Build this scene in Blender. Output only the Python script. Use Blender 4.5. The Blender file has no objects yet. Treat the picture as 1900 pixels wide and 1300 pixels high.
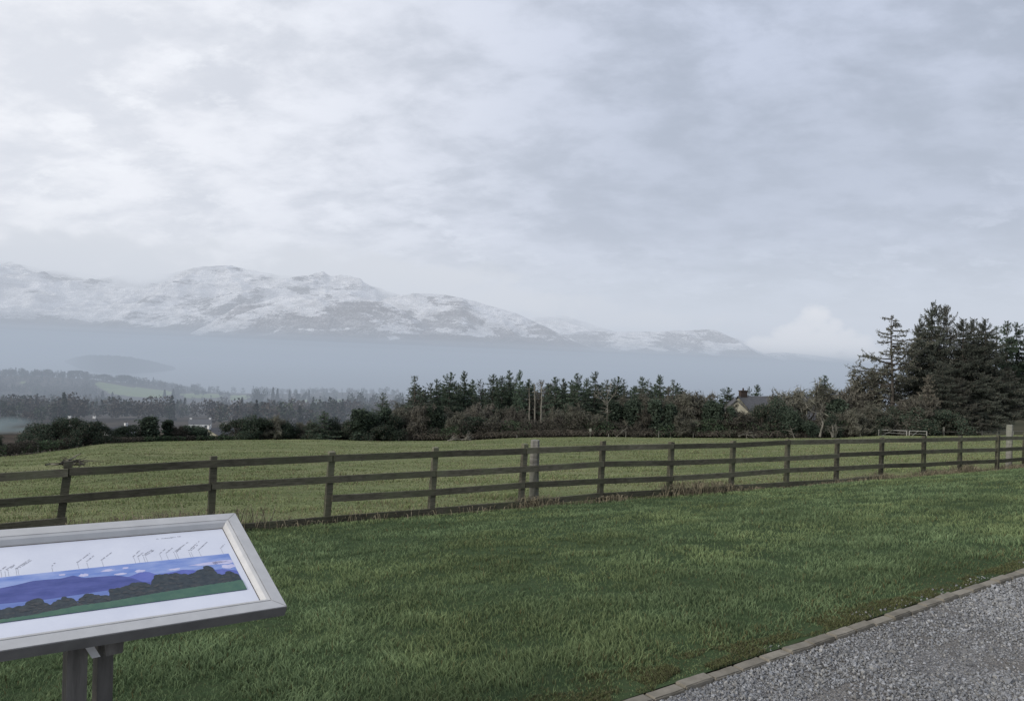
import bpy, math, random
import numpy as np
from mathutils import Vector, Matrix

random.seed(7)
RNG = np.random.default_rng(7)
scene = bpy.context.scene
C = scene.collection

# ------------------------------------------------------------------ camera geometry
F = 1450.0 / 1900.0            # focal length as a fraction of the picture width
ROLL = math.radians(1.5)
EYE = 1.65
cr, sr = math.cos(ROLL), math.sin(ROLL)


def ray(px, py):
    """direction (a, 1, b) of a point of the photograph (1900x1300)"""
    dx = (px - 950) / 1450.0
    dy = (650 - py) / 1450.0
    return dx * cr - dy * sr, dx * sr + dy * cr


def P(px, py, Y):
    a, b = ray(px, py)
    return Vector((a * Y, Y, EYE + b * Y))


def Pz(px, py, z):
    a, b = ray(px, py)
    Y = (z - EYE) / b
    return Vector((a * Y, Y, z))


cam_d = bpy.data.cameras.new('camera')
cam = bpy.data.objects.new('camera', cam_d)
C.objects.link(cam)
cam.matrix_world = Matrix.Translation((0, 0, EYE)) @ Matrix.Rotation(math.radians(90), 4, 'X') @ Matrix.Rotation(ROLL, 4, 'Z')
cam_d.sensor_width = 36
cam_d.lens = 36 * F
cam_d.clip_start = 0.05
cam_d.clip_end = 80000
scene.camera = cam


# ------------------------------------------------------------------ noise
def _h(ix, iy, s):
    n = (ix.astype(np.int64) * 374761393 + iy.astype(np.int64) * 668265263 + s * 2147483647) & 0xFFFFFFFF
    n = ((n ^ (n >> 13)) * 1274126177) & 0xFFFFFFFF
    return ((n ^ (n >> 16)) & 0xFFFF) / 65535.0


def vnoise(x, y, s=0):
    x = np.asarray(x, float); y = np.asarray(y, float)
    ix = np.floor(x); iy = np.floor(y)
    fx = x - ix; fy = y - iy
    fx = fx * fx * fx * (fx * (fx * 6 - 15) + 10); fy = fy * fy * fy * (fy * (fy * 6 - 15) + 10)
    a = _h(ix, iy, s); b = _h(ix + 1, iy, s); c = _h(ix, iy + 1, s); d = _h(ix + 1, iy + 1, s)
    return (a + (b - a) * fx) * (1 - fy) + (c + (d - c) * fx) * fy


def fbm(x, y, o=4, s=0, ridge=False, gain=.5):
    v = 0; a = 1; t = 0
    x = np.asarray(x, float); y = np.asarray(y, float)
    for k in range(o):
        n = vnoise(x, y, s + k * 17)
        if ridge:
            n = 1 - abs(2 * n - 1)
        v = v + n * a; t += a; a *= gain
        x, y = (x * 1.6 + y * 1.2) + 3.1, (-x * 1.2 + y * 1.6) + 7.7
    return v / t


def sst(x, a, b):
    t = np.clip((np.asarray(x, float) - a) / (b - a), 0, 1)
    return t * t * (3 - 2 * t)


# ------------------------------------------------------------------ terrain functions
A_, B_, C_ = -.563, .1479, .0912


def f_s(u):
    return (u - A_) / (B_ - u * C_)


def f_Y(s):
    return 10.4 * (1 + C_ * s)


post_px = [128, 398, 618, 811, 978, 1123, 1250, 1365, 1466, 1558, 1641, 1719, 1786, 1856]
top_y = [857, 847, 838, 831, 824, 819, 820, 818, 815, 814, 812, 809, 809, 808]
base_y = [1008, 994, 972, 957, 943, 929, 920, 912, 904, 898, 889, 884, 878, 875]
_zb = [P(post_px[i], base_y[i], f_Y(i)).z for i in range(14)]
_fit = np.polyfit(range(14), _zb, 1)


def z_fence(s):
    s = np.clip(s, -6, 40)
    return _fit[0] * s + _fit[1]


# kerb line on z = 0
kp = [(1120, 1309), (1199, 1287), (1247, 1264), (1327, 1239), (1409, 1216), (1508, 1182), (1626, 1144), (1723, 1111), (1790, 1089), (1900, 1053)]
kerb = [Pz(x, y, 0.0) for x, y in kp]
K0 = np.array([kerb[0].x, kerb[0].y]); K1 = np.array([kerb[-1].x, kerb[-1].y])
KD = (K1 - K0) / np.linalg.norm(K1 - K0); KN = np.array([-KD[1], KD[0]])
_kw = [float((np.array([k.x, k.y]) - K0) @ KD) for k in kerb]
_kt = [float((np.array([k.x, k.y]) - K0) @ KN) for k in kerb]
_kf = np.polyfit(_kw, _kt, 2)


def kerb_t(w):
    wc = np.clip(w, -1.5, 7)
    return np.polyval(_kf, wc)


FX0 = A_ * 10.4; FDX = B_ * 10.4; FDY = C_ * 10.4


def wt(x, y):
    return (x - K0[0]) * KD[0] + (y - K0[1]) * KD[1], (x - K0[0]) * KN[0] + (y - K0[1]) * KN[1]


_L = math.hypot(FDX, FDY)
FN = np.array([-FDY / _L, FDX / _L]); FD = np.array([FDX / _L, FDY / _L])


def fence_d(x, y):
    """signed distance beyond the fence line, and post coordinate s along it"""
    dx = x - FX0; dy = y - 10.4
    return dx * FN[0] + dy * FN[1], (dx * FD[0] + dy * FD[1]) / _L


def z_lawn(x, y):
    x = np.asarray(x, float); y = np.asarray(y, float)
    w, t = wt(x, y)
    d, s = fence_d(x, y)
    t2 = t - kerb_t(w)
    v = np.clip(t2 / np.maximum(t2 - d, .5), 0, 1.3)
    dd = (fbm(x * 1.3, y * 1.3, 3, 3) - .5) * .05 * sst(t2, .1, .8) * sst(-d, 0, .6)
    return z_fence(s) * (v ** 1.12) + dd


epx = [0, 60, 120, 200, 300, 400, 600, 720, 860, 960, 1100, 1250, 1400, 1560, 1640, 1750, 1900]
epy = [848, 842, 834, 822, 819, 817, 815, 818, 817, 812, 810, 812, 813, 812, 808, 808, 806]
eY = [62, 66, 70, 78, 86, 90, 95, 96, 96, 96, 97, 98, 98, 100, 103, 106, 110]
_e = [P(epx[i], epy[i], eY[i]) for i in range(len(epx))]
_eu = [p.x / p.y for p in _e]; _ez = [p.z for p in _e]


def edge(u):
    return np.interp(u, _eu, eY), np.interp(u, _eu, _ez)


def z_field(x, y):
    u = x / y
    uc = np.clip(u, -1.35, 1.15)
    s = f_s(uc); yf = f_Y(s); zf = z_fence(s)
    ye, ze = edge(u)
    v = (y - yf) / (ye - yf)
    dd = ((fbm(x * .9, y * .9, 3, 9) - .5) * .08 + (fbm(x * .12, y * .12, 2, 11) - .5) * .35) * sst(v, 0, .1) * sst(1 - v, 0, .06)
    return zf + (ze - zf) * v + dd


LAKE = -110.0


def z_valley(x, y):
    u = x / y
    ye, ze = edge(u)
    far = np.interp(y, [300, 500, 900, 1300, 1700, 1850, 4000], [-33, -50, -75, -93, -107.5, -118, -125])
    r = sst(u, -.22, -.02)
    z160 = (-21.5) * (1 - r) + (-13.2) * r
    t1 = np.clip((y - ye) / (160 - ye), 0, 1); t2 = np.clip((y - 160) / 140., 0, 1)
    near = np.where(y < 160, ze + (z160 - ze) * t1, z160 + (-33 - z160) * t2)
    z = np.where(y < 300, near, far)
    z = z + 4.6 * sst(u, .55, .66) * sst(y, 100, 120) * (1 - sst(y, 200, 290))
    # wooded spur on the left, by the lake
    sx = np.where(x < -800, 700., 190.)
    z = z + 30 * np.exp(-((x + 800) / sx) ** 2 - ((y - 1380) / 230.) ** 2)
    z = z + 12 * np.exp(-((x + 300) / 160.) ** 2 - ((y - 1500) / 150.) ** 2)
    z = z + sst(y, 160, 400) * (fbm(x / 130., y / 130., 3, 5) - .5) * 10 * (1 - sst(y, 1500, 1700))
    return z


PASTURES = [[(172, 713), (185, 708), (230, 716), (290, 722), (330, 727), (300, 737), (250, 736), (205, 730)], [(330, 729), (420, 731), (405, 738), (345, 738)], [(425, 733), (468, 733), (460, 740), (428, 742)],
            [(525, 739), (590, 741), (640, 741), (630, 747), (540, 745)], [(35, 706), (48, 708), (46, 713), (36, 712)], [(45, 740), (75, 741), (72, 747), (48, 746)]]


def in_pasture(x, y, z):
    """open meadows on the hazy shore, as areas on the ground"""
    a = x / y; b = (z - EYE) / y
    px = 950 + 1450 * (a * cr + b * sr); py = 650 - 1450 * (-a * sr + b * cr)
    r = np.zeros(np.shape(px), bool)
    for pl in PASTURES:
        ins = np.zeros(np.shape(px), bool); n = len(pl)
        for i in range(n):
            x1, y1 = pl[i]; x2, y2 = pl[(i + 1) % n]
            c = ((y1 > py) != (y2 > py)) & (px < (x2 - x1) * (py - y1) / ((y2 - y1) or 1e-9) + x1)
            ins ^= c
        r |= ins
    return r & (y > 600)


def ground(x, y):
    d, s = fence_d(x, y)
    ye, _ = edge(x / y)
    if y > ye:
        return float(z_valley(np.float64(x), np.float64(y)))
    if d > 0:
        return float(z_field(np.float64(x), np.float64(y)))
    return float(z_lawn(x, y))


# ------------------------------------------------------------------ object helpers
def tag(o, label=None, cat=None, group=None, kind=None):
    if label: o['label'] = label
    if cat: o['category'] = cat
    if group: o['group'] = group
    if kind: o['kind'] = kind
    return o


def empty(name, loc, label, cat, group=None, rz=0):
    o = bpy.data.objects.new(name, None)
    C.objects.link(o); o.location = loc; o.rotation_euler = (0, 0, rz)
    o.empty_display_size = .2
    return tag(o, label, cat, group)


class Geo:
    def __init__(self):
        self.v = []; self.f = []; self.c = []; self.m = []; self.n = 0

    def add(self, v, faces, col=(1, 1, 1), mat=0):
        v = np.asarray(v, float).reshape(-1, 3)
        faces = np.asarray(faces, int) + self.n
        self.v.append(v); self.f.append(faces)
        col = np.asarray(col, float)
        if col.ndim == 1:
            col = np.tile(col[:3], (len(v), 1))
        self.c.append(col[:, :3]); self.m.append(np.full(len(faces), mat))
        self.n += len(v)

    def box(self, c, hx, hy, hz, R=None, col=(1, 1, 1), mat=0, taper=1):
        c = np.array(c, float)
        v = np.array([(x * hx * (taper if z > 0 else 1), y * hy * (taper if z > 0 else 1), z * hz) for x in (-1, 1) for y in (-1, 1) for z in (-1, 1)])
        if R is not None:
            v = v @ np.array(R).T[:3, :3] if np.array(R).shape == (3, 3) else v
        self.add(v + c, [(0, 1, 3, 2), (4, 6, 7, 5), (0, 4, 5, 1), (2, 3, 7, 6), (0, 2, 6, 4), (1, 5, 7, 3)], col, mat)

    def tube(self, pts, rad, n=5, col=(1, 1, 1), mat=0, cap=True):
        pts = np.asarray(pts, float); k = len(pts)
        rad = np.broadcast_to(np.asarray(rad, float), (k,))
        d = np.gradient(pts, axis=0); d /= np.linalg.norm(d, axis=1)[:, None] + 1e-9
        up = np.array([0, 0, 1.]) if abs(d[0][2]) < .9 else np.array([1., 0, 0])
        a = np.cross(d, up); a /= np.linalg.norm(a, axis=1)[:, None] + 1e-9
        b = np.cross(d, a)
        th = np.arange(n) * 2 * math.pi / n
        v = pts[:, None] + rad[:, None, None] * (np.cos(th)[None, :, None] * a[:, None] + np.sin(th)[None, :, None] * b[:, None])
        fs = [(i * n + j, i * n + (j + 1) % n, (i + 1) * n + (j + 1) % n, (i + 1) * n + j) for i in range(k - 1) for j in range(n)]
        self.add(v.reshape(-1, 3), fs, col, mat)
        if cap and n in (3, 4):
            pass

    def leaves(self, cen, size, col, aspect=.5, upbias=0., rng=RNG, mat=0):
        """one triangle per leaf clump, turned at random"""
        n = len(cen)
        if n == 0: return
        d = rng.normal(size=(n, 3)); d[:, 2] += upbias; d /= np.linalg.norm(d, axis=1)[:, None]
        e = rng.normal(size=(n, 3)); e = np.cross(d, e); e /= np.linalg.norm(e, axis=1)[:, None] + 1e-9
        size = np.broadcast_to(np.asarray(size, float), (n,))[:, None]
        v = np.stack([cen - d * size * .5 - e * size * aspect * .5, cen - d * size * .3 + e * size * aspect * .6, cen + d * size * .6], 1)
        f = np.arange(3 * n).reshape(n, 3)
        col = np.asarray(col, float)
        if col.ndim == 1: col = np.tile(col, (n, 1))
        self.add(v.reshape(-1, 3), f, np.repeat(col, 3, axis=0), mat)

    def mesh(self, name, mats, smooth=False):
        me = bpy.data.meshes.new(name)
        V = np.concatenate(self.v) if self.v else np.zeros((0, 3))
        tot = np.concatenate([np.full(len(f), f.shape[1]) for f in self.f])
        idx = np.concatenate([f.ravel() for f in self.f])
        me.vertices.add(len(V)); me.vertices.foreach_set('co', V.ravel().astype(np.float32))
        me.loops.add(len(idx)); me.loops.foreach_set('vertex_index', idx.astype(np.int32))
        me.polygons.add(len(tot))
        st = np.concatenate([[0], np.cumsum(tot)[:-1]])
        me.polygons.foreach_set('loop_start', st.astype(np.int32))
        me.polygons.foreach_set('loop_total', tot.astype(np.int32))
        me.polygons.foreach_set('material_index', np.concatenate(self.m).astype(np.int32))
        me.update(calc_edges=True)
        me.polygons.foreach_set('use_smooth', np.full(len(tot), bool(smooth)))
        ca = me.color_attributes.new('Col', 'FLOAT_COLOR', 'POINT')
        cc = np.concatenate(self.c)
        ca.data.foreach_set('color', np.concatenate([cc, np.ones((len(cc), 1))], 1).ravel().astype(np.float32))
        for m in (mats if isinstance(mats, (list, tuple)) else [mats]):
            me.materials.append(m)
        return me

    def obj(self, name, mats, parent=None, smooth=False):
        o = bpy.data.objects.new(name, self.mesh(name, mats, smooth))
        C.objects.link(o)
        if parent: o.parent = parent
        return o


def link(name, me, parent=None):
    o = bpy.data.objects.new(name, me); C.objects.link(o)
    if parent: o.parent = parent
    return o


def grid_geo(X, Y, Z, col=None):
    r, c = X.shape
    v = np.stack([X, Y, Z], -1).reshape(-1, 3)
    i = np.arange(r * c).reshape(r, c)
    f = np.stack([i[:-1, :-1], i[:-1, 1:], i[1:, 1:], i[1:, :-1]], -1).reshape(-1, 4)
    g = Geo(); g.add(v, f, (1, 1, 1) if col is None else col.reshape(-1, 3))
    return g


# ------------------------------------------------------------------ materials
class NT:
    def __init__(self, tree):
        self.t = tree; tree.nodes.clear()

    def n(self, ty, ins=None, **kw):
        nd = self.t.nodes.new(ty)
        for k, v in kw.items(): setattr(nd, k, v)
        for k, v in (ins or {}).items():
            self.put(nd.inputs[k], v)
        return nd

    def put(self, sock, v):
        if isinstance(v, bpy.types.NodeSocket): self.t.links.new(v, sock)
        elif isinstance(v, bpy.types.Node): self.t.links.new(v.outputs[0], sock)
        else:
            if sock.type == 'RGBA' and len(v) == 3: v = (*v, 1)
            sock.default_value = v

    def m(self, op, a, b=0., c=None):
        nd = self.n('ShaderNodeMath', operation=op)
        self.put(nd.inputs[0], a); self.put(nd.inputs[1], b)
        if c is not None: self.put(nd.inputs[2], c)
        return nd.outputs[0]

    def mix(self, f, a, b, blend='MIX'):
        nd = self.n('ShaderNodeMix', data_type='RGBA', blend_type=blend)
        self.put(nd.inputs[0], f); self.put(nd.inputs[6], a); self.put(nd.inputs[7], b)
        return nd.outputs[2]

    def noise(self, vec, scale, detail=4, rough=.5, dist=0.):
        nd = self.n('ShaderNodeTexNoise', {'Scale': scale, 'Detail': detail, 'Roughness': rough, 'Distortion': dist})
        if vec is not None: self.put(nd.inputs['Vector'], vec)
        return nd.outputs[0]

    def ramp(self, f, stops):
        nd = self.n('ShaderNodeValToRGB'); e = nd.color_ramp.elements
        while len(e) < len(stops): e.new(.5)
        for i, (p, c) in enumerate(stops):
            e[i].position = p
            e[i].color = (c, c, c, 1) if isinstance(c, (int, float)) else (*c, 1)
        self.put(nd.inputs[0], f); return nd.outputs[0]

    def rng(self, v, a, b, c, d, smooth=False):
        nd = self.n('ShaderNodeMapRange', {0: v, 1: a, 2: b, 3: c, 4: d})
        if smooth: nd.interpolation_type = 'SMOOTHSTEP'
        return nd.outputs[0]

    def scalevec(self, v, s):
        nd = self.n('ShaderNodeMapping'); self.put(nd.inputs[0], v); nd.inputs['Scale'].default_value = s
        return nd.outputs[0]


def material(name):
    m = bpy.data.materials.new(name); m.use_nodes = True
    t = NT(m.node_tree)
    out = t.n('ShaderNodeOutputMaterial')
    return m, t, out


def bsdf(t, out, col, rough=.8, spec=.3, bump=None, bstr=.3, bdist=.02, metal=0.):
    b = t.n('ShaderNodeBsdfPrincipled', {'Base Color': col, 'Roughness': rough, 'Metallic': metal})
    b.inputs['Specular IOR Level'].default_value = spec
    if bump is not None:
        bn = t.n('ShaderNodeBump', {'Height': bump, 'Strength': bstr, 'Distance': bdist})
        t.put(b.inputs['Normal'], bn)
    t.put(out.inputs[0], b)
    return b


def POS(t): return t.n('ShaderNodeNewGeometry').outputs['Position']
def COL(t): return t.n('ShaderNodeAttribute', attribute_name='Col').outputs['Color']


def foliage_mat(name, rough=.7, vary=.3, transl=.15, gain=1.0):
    m, t, out = material(name)
    oi = t.n('ShaderNodeObjectInfo').outputs['Random']
    k = t.rng(oi, 0, 1, gain * (1 - vary), gain * (1 + vary))
    col = t.mix(1.0, COL(t), t.n('ShaderNodeCombineColor', {0: k, 1: k, 2: k}), 'MULTIPLY')
    d = t.n('ShaderNodeBsdfDiffuse', {'Color': col, 'Roughness': .6})
    tr = t.n('ShaderNodeBsdfTranslucent', {'Color': col})
    mx = t.n('ShaderNodeMixShader', {0: transl, 1: d, 2: tr})
    t.put(out.inputs[0], mx)
    return m


M_leaf = foliage_mat('foliage', gain=2.9)
M_grass = foliage_mat('grass_blades', vary=0., transl=.25)
M_far = foliage_mat('far_foliage', vary=.15, transl=0., gain=1.5)


def bark_mat(name, c1, c2, sc=6):
    m, t, out = material(name)
    p = t.scalevec(POS(t), (1, 1, .3))
    n = t.noise(p, sc, 6, .65)
    col = t.mix(t.rng(n, .35, .65, 0, 1), c1, c2)
    col = t.mix(1.0, col, COL(t), 'MULTIPLY')
    bsdf(t, out, col, .9, .1, n, .5, .03)
    return m


M_bark = bark_mat('bark', (.045, .038, .032), (.11, .10, .085))
M_palebark = bark_mat('pale_bark', (.10, .095, .08), (.24, .225, .19), 3)


def simple(name, c1, c2, sc=8, rough=.85, spec=.2, metal=0., bstr=.2, bdist=.01, vec=(1, 1, 1), detail=5):
    m, t, out = material(name)
    n = t.noise(t.scalevec(POS(t), vec), sc, detail, .6)
    bsdf(t, out, t.mix(t.rng(n, .3, .7, 0, 1), c1, c2), rough, spec, n, bstr, bdist, metal)
    return m


# timber of the fence: dark, green with algae, lighter weathered streaks
def timber_mat(name, c1, c2, c3):
    m, t, out = material(name)
    tc = t.n('ShaderNodeTexCoord').outputs['Object']
    n1 = t.noise(t.scalevec(tc, (2.0, 2.0, 14)), 3, 6, .65)
    n2 = t.noise(POS(t), 2.2, 4, .6)
    n3 = t.noise(POS(t), 30, 3, .7)
    col = t.mix(t.rng(n1, .35, .68, 0, 1), c1, c2)
    col = t.mix(t.rng(n2, .45, .7, 0, .8), col, c3)
    col = t.mix(t.rng(n3, .60, .78, 0, .5), col, (.22, .22, .18))
    n6 = t.noise(t.scalevec(POS(t), (1, 1, 1)), .9, 3, .5)
    kv = t.m('MULTIPLY', t.rng(t.n('ShaderNodeObjectInfo').outputs['Random'], 0, 1, .72, 1.25), t.rng(n6, .3, .7, .75, 1.25))
    col = t.mix(1.0, col, t.n('ShaderNodeCombineColor', {0: kv, 1: kv, 2: kv}), 'MULTIPLY')
    bsdf(t, out, col, .9, .15, n1, .5, .01)
    return m


M_timber = timber_mat('fence_timber', (.068, .063, .046), (.15, .138, .104), (.11, .118, .07))
M_oldtimber = timber_mat('old_grey_timber', (.17, .16, .14), (.30, .29, .26), (.20, .21, .16))

# ground materials
def lawn_material():
    m, t, out = material('lawn_ground')
    p = POS(t)
    n = t.noise(p, 1.1, 5, .6); n2 = t.noise(p, 14, 6, .7)
    c = t.mix(t.rng(n, .35, .65, 0, 1), (.042, .066, .030), (.060, .092, .042))
    c = t.mix(t.rng(n2, .45, .75, 0, .45), c, (.085, .078, .045))
    bsdf(t, out, c, 1, .05, n2, .6, .05)
    return m


def field_material():
    m, t, out = material('field_grass')
    p = POS(t)
    st = t.scalevec(p, (.35, 1, 1))
    n = t.noise(p, .07, 4, .55); n2 = t.noise(st, 1.6, 6, .7); n3 = t.noise(st, 7, 5, .7); n4 = t.noise(st, .5, 4, .6)
    c = t.mix(t.rng(n, .35, .65, 0, 1), (.165, .195, .09), (.22, .24, .12))
    c = t.mix(t.rng(n4, .45, .7, 0, .6), c, (.24, .23, .13))
    c = t.mix(t.rng(n2, .56, .72, 0, .4), c, (.09, .11, .05))
    c = t.mix(t.rng(n3, .3, .7, .35, 0), c, (.05, .065, .03))
    c = t.mix(t.rng(n3, .62, .8, 0, .5), c, (.24, .23, .14))
    n5 = t.noise(t.scalevec(p, (.5, 1, 1)), .22, 5, .65)
    c = t.mix(t.rng(n5, .50, .64, 0, .55), c, (.10, .125, .055))
    c = t.mix(t.rng(n5, .46, .36, 0, .35), c, (.25, .24, .14))
    h = t.m('ADD', n2, t.m('MULTIPLY', n3, .4))
    bsdf(t, out, c, 1, .03, h, .9, .18)
    return m


def valley_material():
    m, t, out = material('valley_ground')
    p = POS(t)
    n = t.noise(p, .006, 4, .5); n2 = t.noise(p, .06, 5, .65)
    c = t.mix(t.rng(n2, .35, .65, 0, 1), (.05, .042, .035), (.085, .07, .055))
    c = t.mix(t.n('ShaderNodeSeparateColor', {0: COL(t)}).outputs[1], c, t.mix(t.rng(n2, .3, .7, 0, 1), (.15, .20, .075), (.21, .25, .11)))
    bsdf(t, out, c, 1, .03, n2, .5, 1.)
    return m


def gravel_material():
    m, t, out = material('gravel_bed')
    p = POS(t)
    v = t.n('ShaderNodeTexVoronoi', {'Vector': p, 'Scale': 70.}, feature='F1')
    big = t.noise(p, 1.3, 4, .6)
    c = t.mix(t.n('ShaderNodeSeparateColor', {0: v.outputs['Color']}), (.12, .115, .11), (.34, .335, .33))
    c = t.mix(t.rng(big, .4, .6, .1, .75), c, (.19, .175, .155))
    bsdf(t, out, c, .95, .2, v.outputs['Distance'], 1, .02)
    return m


M_lawn = lawn_material(); M_field = field_material(); M_valley = valley_material(); M_gravel = gravel_material()


# ------------------------------------------------------------------ world
def build_world():
    w = bpy.data.worlds.new('World'); scene.world = w; w.use_nodes = True
    t = NT(w.node_tree)
    out = t.n('ShaderNodeOutputWorld')
    sky = t.n('ShaderNodeTexSky', sky_type='NISHITA', sun_disc=False)
    sky.sun_elevation = math.radians(24); sky.sun_rotation = math.radians(-128)
    d = t.n('ShaderNodeTexCoord').outputs['Generated']
    sep = t.n('ShaderNodeSeparateXYZ', {0: d}); x, y, z = sep.outputs
    # layer of cloud seen from below: project the direction on a high sheet
    zz = t.m('ADD', t.m('MAXIMUM', z, 0.), .34)
    px_ = t.m('DIVIDE', x, zz); py_ = t.m('DIVIDE', y, zz)
    v = t.n('ShaderNodeCombineXYZ', {0: px_, 1: py_, 2: 0.})
    v = t.n('ShaderNodeMapping', {0: v, 'Rotation': (0, 0, math.radians(32)), 'Scale': (1.05, 1.4, 1), 'Location': (3.2, 1.3, 0)}).outputs[0]
    big = t.noise(v, 1.5, 3, .5, .2)
    mid = t.noise(v, 4.4, 9, .56, .15)
    fine = t.noise(v, 12.0, 6, .6, .1)
    cl = t.m('ADD', t.m('MULTIPLY', mid, .62), t.m('ADD', t.m('MULTIPLY', big, .22), t.m('MULTIPLY', fine, .16)))
    az = t.m('DIVIDE', x, t.m('MAXIMUM', t.m('SQRT', t.m('ADD', t.m('MULTIPLY', x, x), t.m('MULTIPLY', y, y))), .001))
    g = t.rng(az, -.60, .30, 0, 1, True)
    # left bright and warm-white, right blue-grey
    grey = t.mix(g, (.70, .725, .785), (.365, .415, .515))
    bright = t.mix(g, (.91, .92, .96), (.53, .585, .72))
    c = t.mix(t.rng(cl, .39, .61, 0, 1, True), grey, bright)
    # broken places where brighter cloud shows through
    hole = t.noise(v, 7.5, 8, .62, .1); hl = t.noise(v, 1.1, 3, .5)
    hk = t.m('MULTIPLY', t.rng(hole, .50, .68, 0, 1, True), t.rng(hl, .42, .60, .1, 1, True))
    c = t.mix(t.m('MULTIPLY', hk, .75), c, t.mix(g, (.93, .945, .98), (.61, .665, .80)))
    # darker bank across the right half at middle height, paler towards the top
    bank = t.m('MULTIPLY', t.rng(z, .06, .17, 0, 1, True), t.rng(z, .20, .42, 1, 0, True))
    bank = t.m('MULTIPLY', bank, t.rng(az, -.15, .25, 0, 1, True))
    c = t.mix(t.m('MULTIPLY', bank, .5), c, (.37, .42, .515))
    # paler, even band low over the mountains
    low = t.rng(z, .02, .17, 1, 0, True)
    band = t.noise(t.scalevec(d, (1.2, 1.2, 9)), 2.2, 5, .5)
    lowc = t.mix(g, (.84, .835, .84), (.52, .58, .655))
    lowc = t.mix(t.rng(band, .42, .62, 0, .5), lowc, t.mix(g, (.80, .82, .85), (.59, .65, .73)))
    c = t.mix(t.m('MULTIPLY', low, .85), c, lowc)
    b1 = t.n('ShaderNodeBackground', {'Color': sky.outputs[0], 'Strength': .05})
    b2 = t.n('ShaderNodeBackground', {'Color': c, 'Strength': 1.13})
    mx = t.n('ShaderNodeMixShader', {0: .96, 1: b1, 2: b2})
    t.put(out.inputs[0], mx)


build_world()
sun_d = bpy.data.lights.new('sun', 'SUN'); sun_d.energy = 2.1; sun_d.angle = math.radians(14); sun_d.color = (1, .95, .88)
sun = bpy.data.objects.new('sun', sun_d); C.objects.link(sun)
_az = math.radians(-128); _el = math.radians(24)
sdir = Vector((math.sin(_az) * math.cos(_el), math.cos(_az) * math.cos(_el), math.sin(_el)))
sun.rotation_euler = sdir.to_track_quat('Z', 'Y').to_euler()
sun.location = (-30, -10, 40)

# ------------------------------------------------------------------ ground sheets
# lawn in (w, v) coordinates between kerb and fence
ws = np.concatenate([np.arange(-14, 12, .12), np.arange(12, 60, .5)])
vs = np.linspace(0, 1, 70)
W, V = np.meshgrid(ws, vs)
kt = kerb_t(W)
KX = K0[0] + W * KD[0] + kt * KN[0]; KY = K0[1] + W * KD[1] + kt * KN[1]
# distance along KN to the fence line
dF, _ = fence_d(KX, KY)
T = -dF / (KN @ FN)
X = KX + V * T * KN[0]; Y = KY + V * T * KN[1]
Z = z_lawn(X, Y)
tag(grid_geo(X, Y, Z).obj('lawn', M_lawn, smooth=True), 'dark green mown lawn sloping from the gravel down to the fence', 'lawn', kind='structure')

us = np.linspace(-1.3, 1.12, 420)
vs = np.concatenate([np.linspace(0, .3, 110), np.linspace(.3, 1, 150)[1:]])
U, V = np.meshgrid(us, vs)
ss = f_s(U); yf = f_Y(ss); ye, ze = edge(U)
Y = yf + (ye - yf) * V; X = U * Y
Z = z_field(X, Y)
tag(grid_geo(X, Y, Z).obj('field', M_field, smooth=True), 'rough pale green pasture beyond the timber fence', 'field', kind='structure')

ys = np.concatenate([np.linspace(0, 1, 60) ** 1.6 * 1, ])
us = np.linspace(-1.6, 1.6, 1000)
U, V = np.meshgrid(us, np.linspace(0, 1, 320))
ye, ze = edge(U)
Y = ye * (2000 / ye) ** V
X = U * Y
Z = z_valley(X, Y) - .02
patch = in_pasture(X, Y, Z).astype(float)
pg = P(1190, 788, 132)
patch = np.maximum(patch, (1 - sst(abs(X - pg.x) / 14, .8, 1)) * (Y > 110) * (Y < 170))
patch = np.maximum(patch, sst(U, .52, .6) * (Y < 230) * .12)
colr = np.stack([patch, patch, patch], -1)
tag(grid_geo(X, Y, Z, colr).obj('valley_ground', M_valley, smooth=True), 'wooded valley floor falling away to the lake', 'ground', kind='structure')

# near apron: below and behind the viewer, outside the sheets above
g = Geo(); g.add([(-300, -300, -6), (300, -300, -6), (300, 0, -6), (-300, 0, -6)], [(0, 1, 2, 3)])
# (kept out of view; ground sheet reaching past the horizon, under the lake)
g = Geo(); g.add([(-60000, 1500, -140), (60000, 1500, -140), (60000, 70000, -140), (-60000, 70000, -140)], [(0, 1, 2, 3)])
tag(g.obj('lake_bed', simple('bed', (.05, .05, .045), (.07, .07, .06), .01)), 'ground under and beyond the lake', 'ground', kind='structure')

# lake
m, t, out = material('lake_water')
wv = t.noise(t.scalevec(POS(t), (1, .3, 1)), .05, 3, .6)
bsdf(t, out, (.03, .045, .055), .25, .5, wv, .15, 1.)
g = Geo(); g.add([(-20000, 1300, LAKE), (20000, 1300, LAKE), (20000, 9000, LAKE), (-20000, 9000, LAKE)], [(0, 1, 2, 3)])
tag(g.obj('lake', m), 'calm grey blue lake fading into the haze', 'lake', kind='structure')

# island
shore = [(118, 672), (150, 684), (180, 690), (225, 693), (265, 691), (300, 689), (327, 686)]
top = [(118, 670), (140, 662), (165, 658), (200, 658), (240, 661), (280, 669), (305, 676), (320, 679), (327, 685)]
pn = [Pz(x, y + 0, LAKE) for x, y in shore]
us = np.linspace(ray(119, 672)[0], ray(326, 686)[0], 90)
sy = np.interp(us, [ray(x, y)[0] for x, y in shore], [p.y for p in pn])
rows = []
tb = np.interp(us, [ray(x, y)[0] for x, y in top], [ray(x, y)[1] for x, y in top])
for k, v in enumerate(np.linspace(0, 1, 26)):
    Yr = sy * (1 + .10 * v)
    zt = EYE + tb * sy * 1.05
    prof = min(1, (v * 2)) ** .55 if v <= .5 else ((1 - v) * 2) ** .55
    zz = LAKE - 1 + (zt - LAKE + 1) * prof + (fbm(us * 900, Yr / 12, 3, 2) - .5) * 9 * prof
    rows.append(np.stack([us * Yr, Yr, zz], -1))
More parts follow.
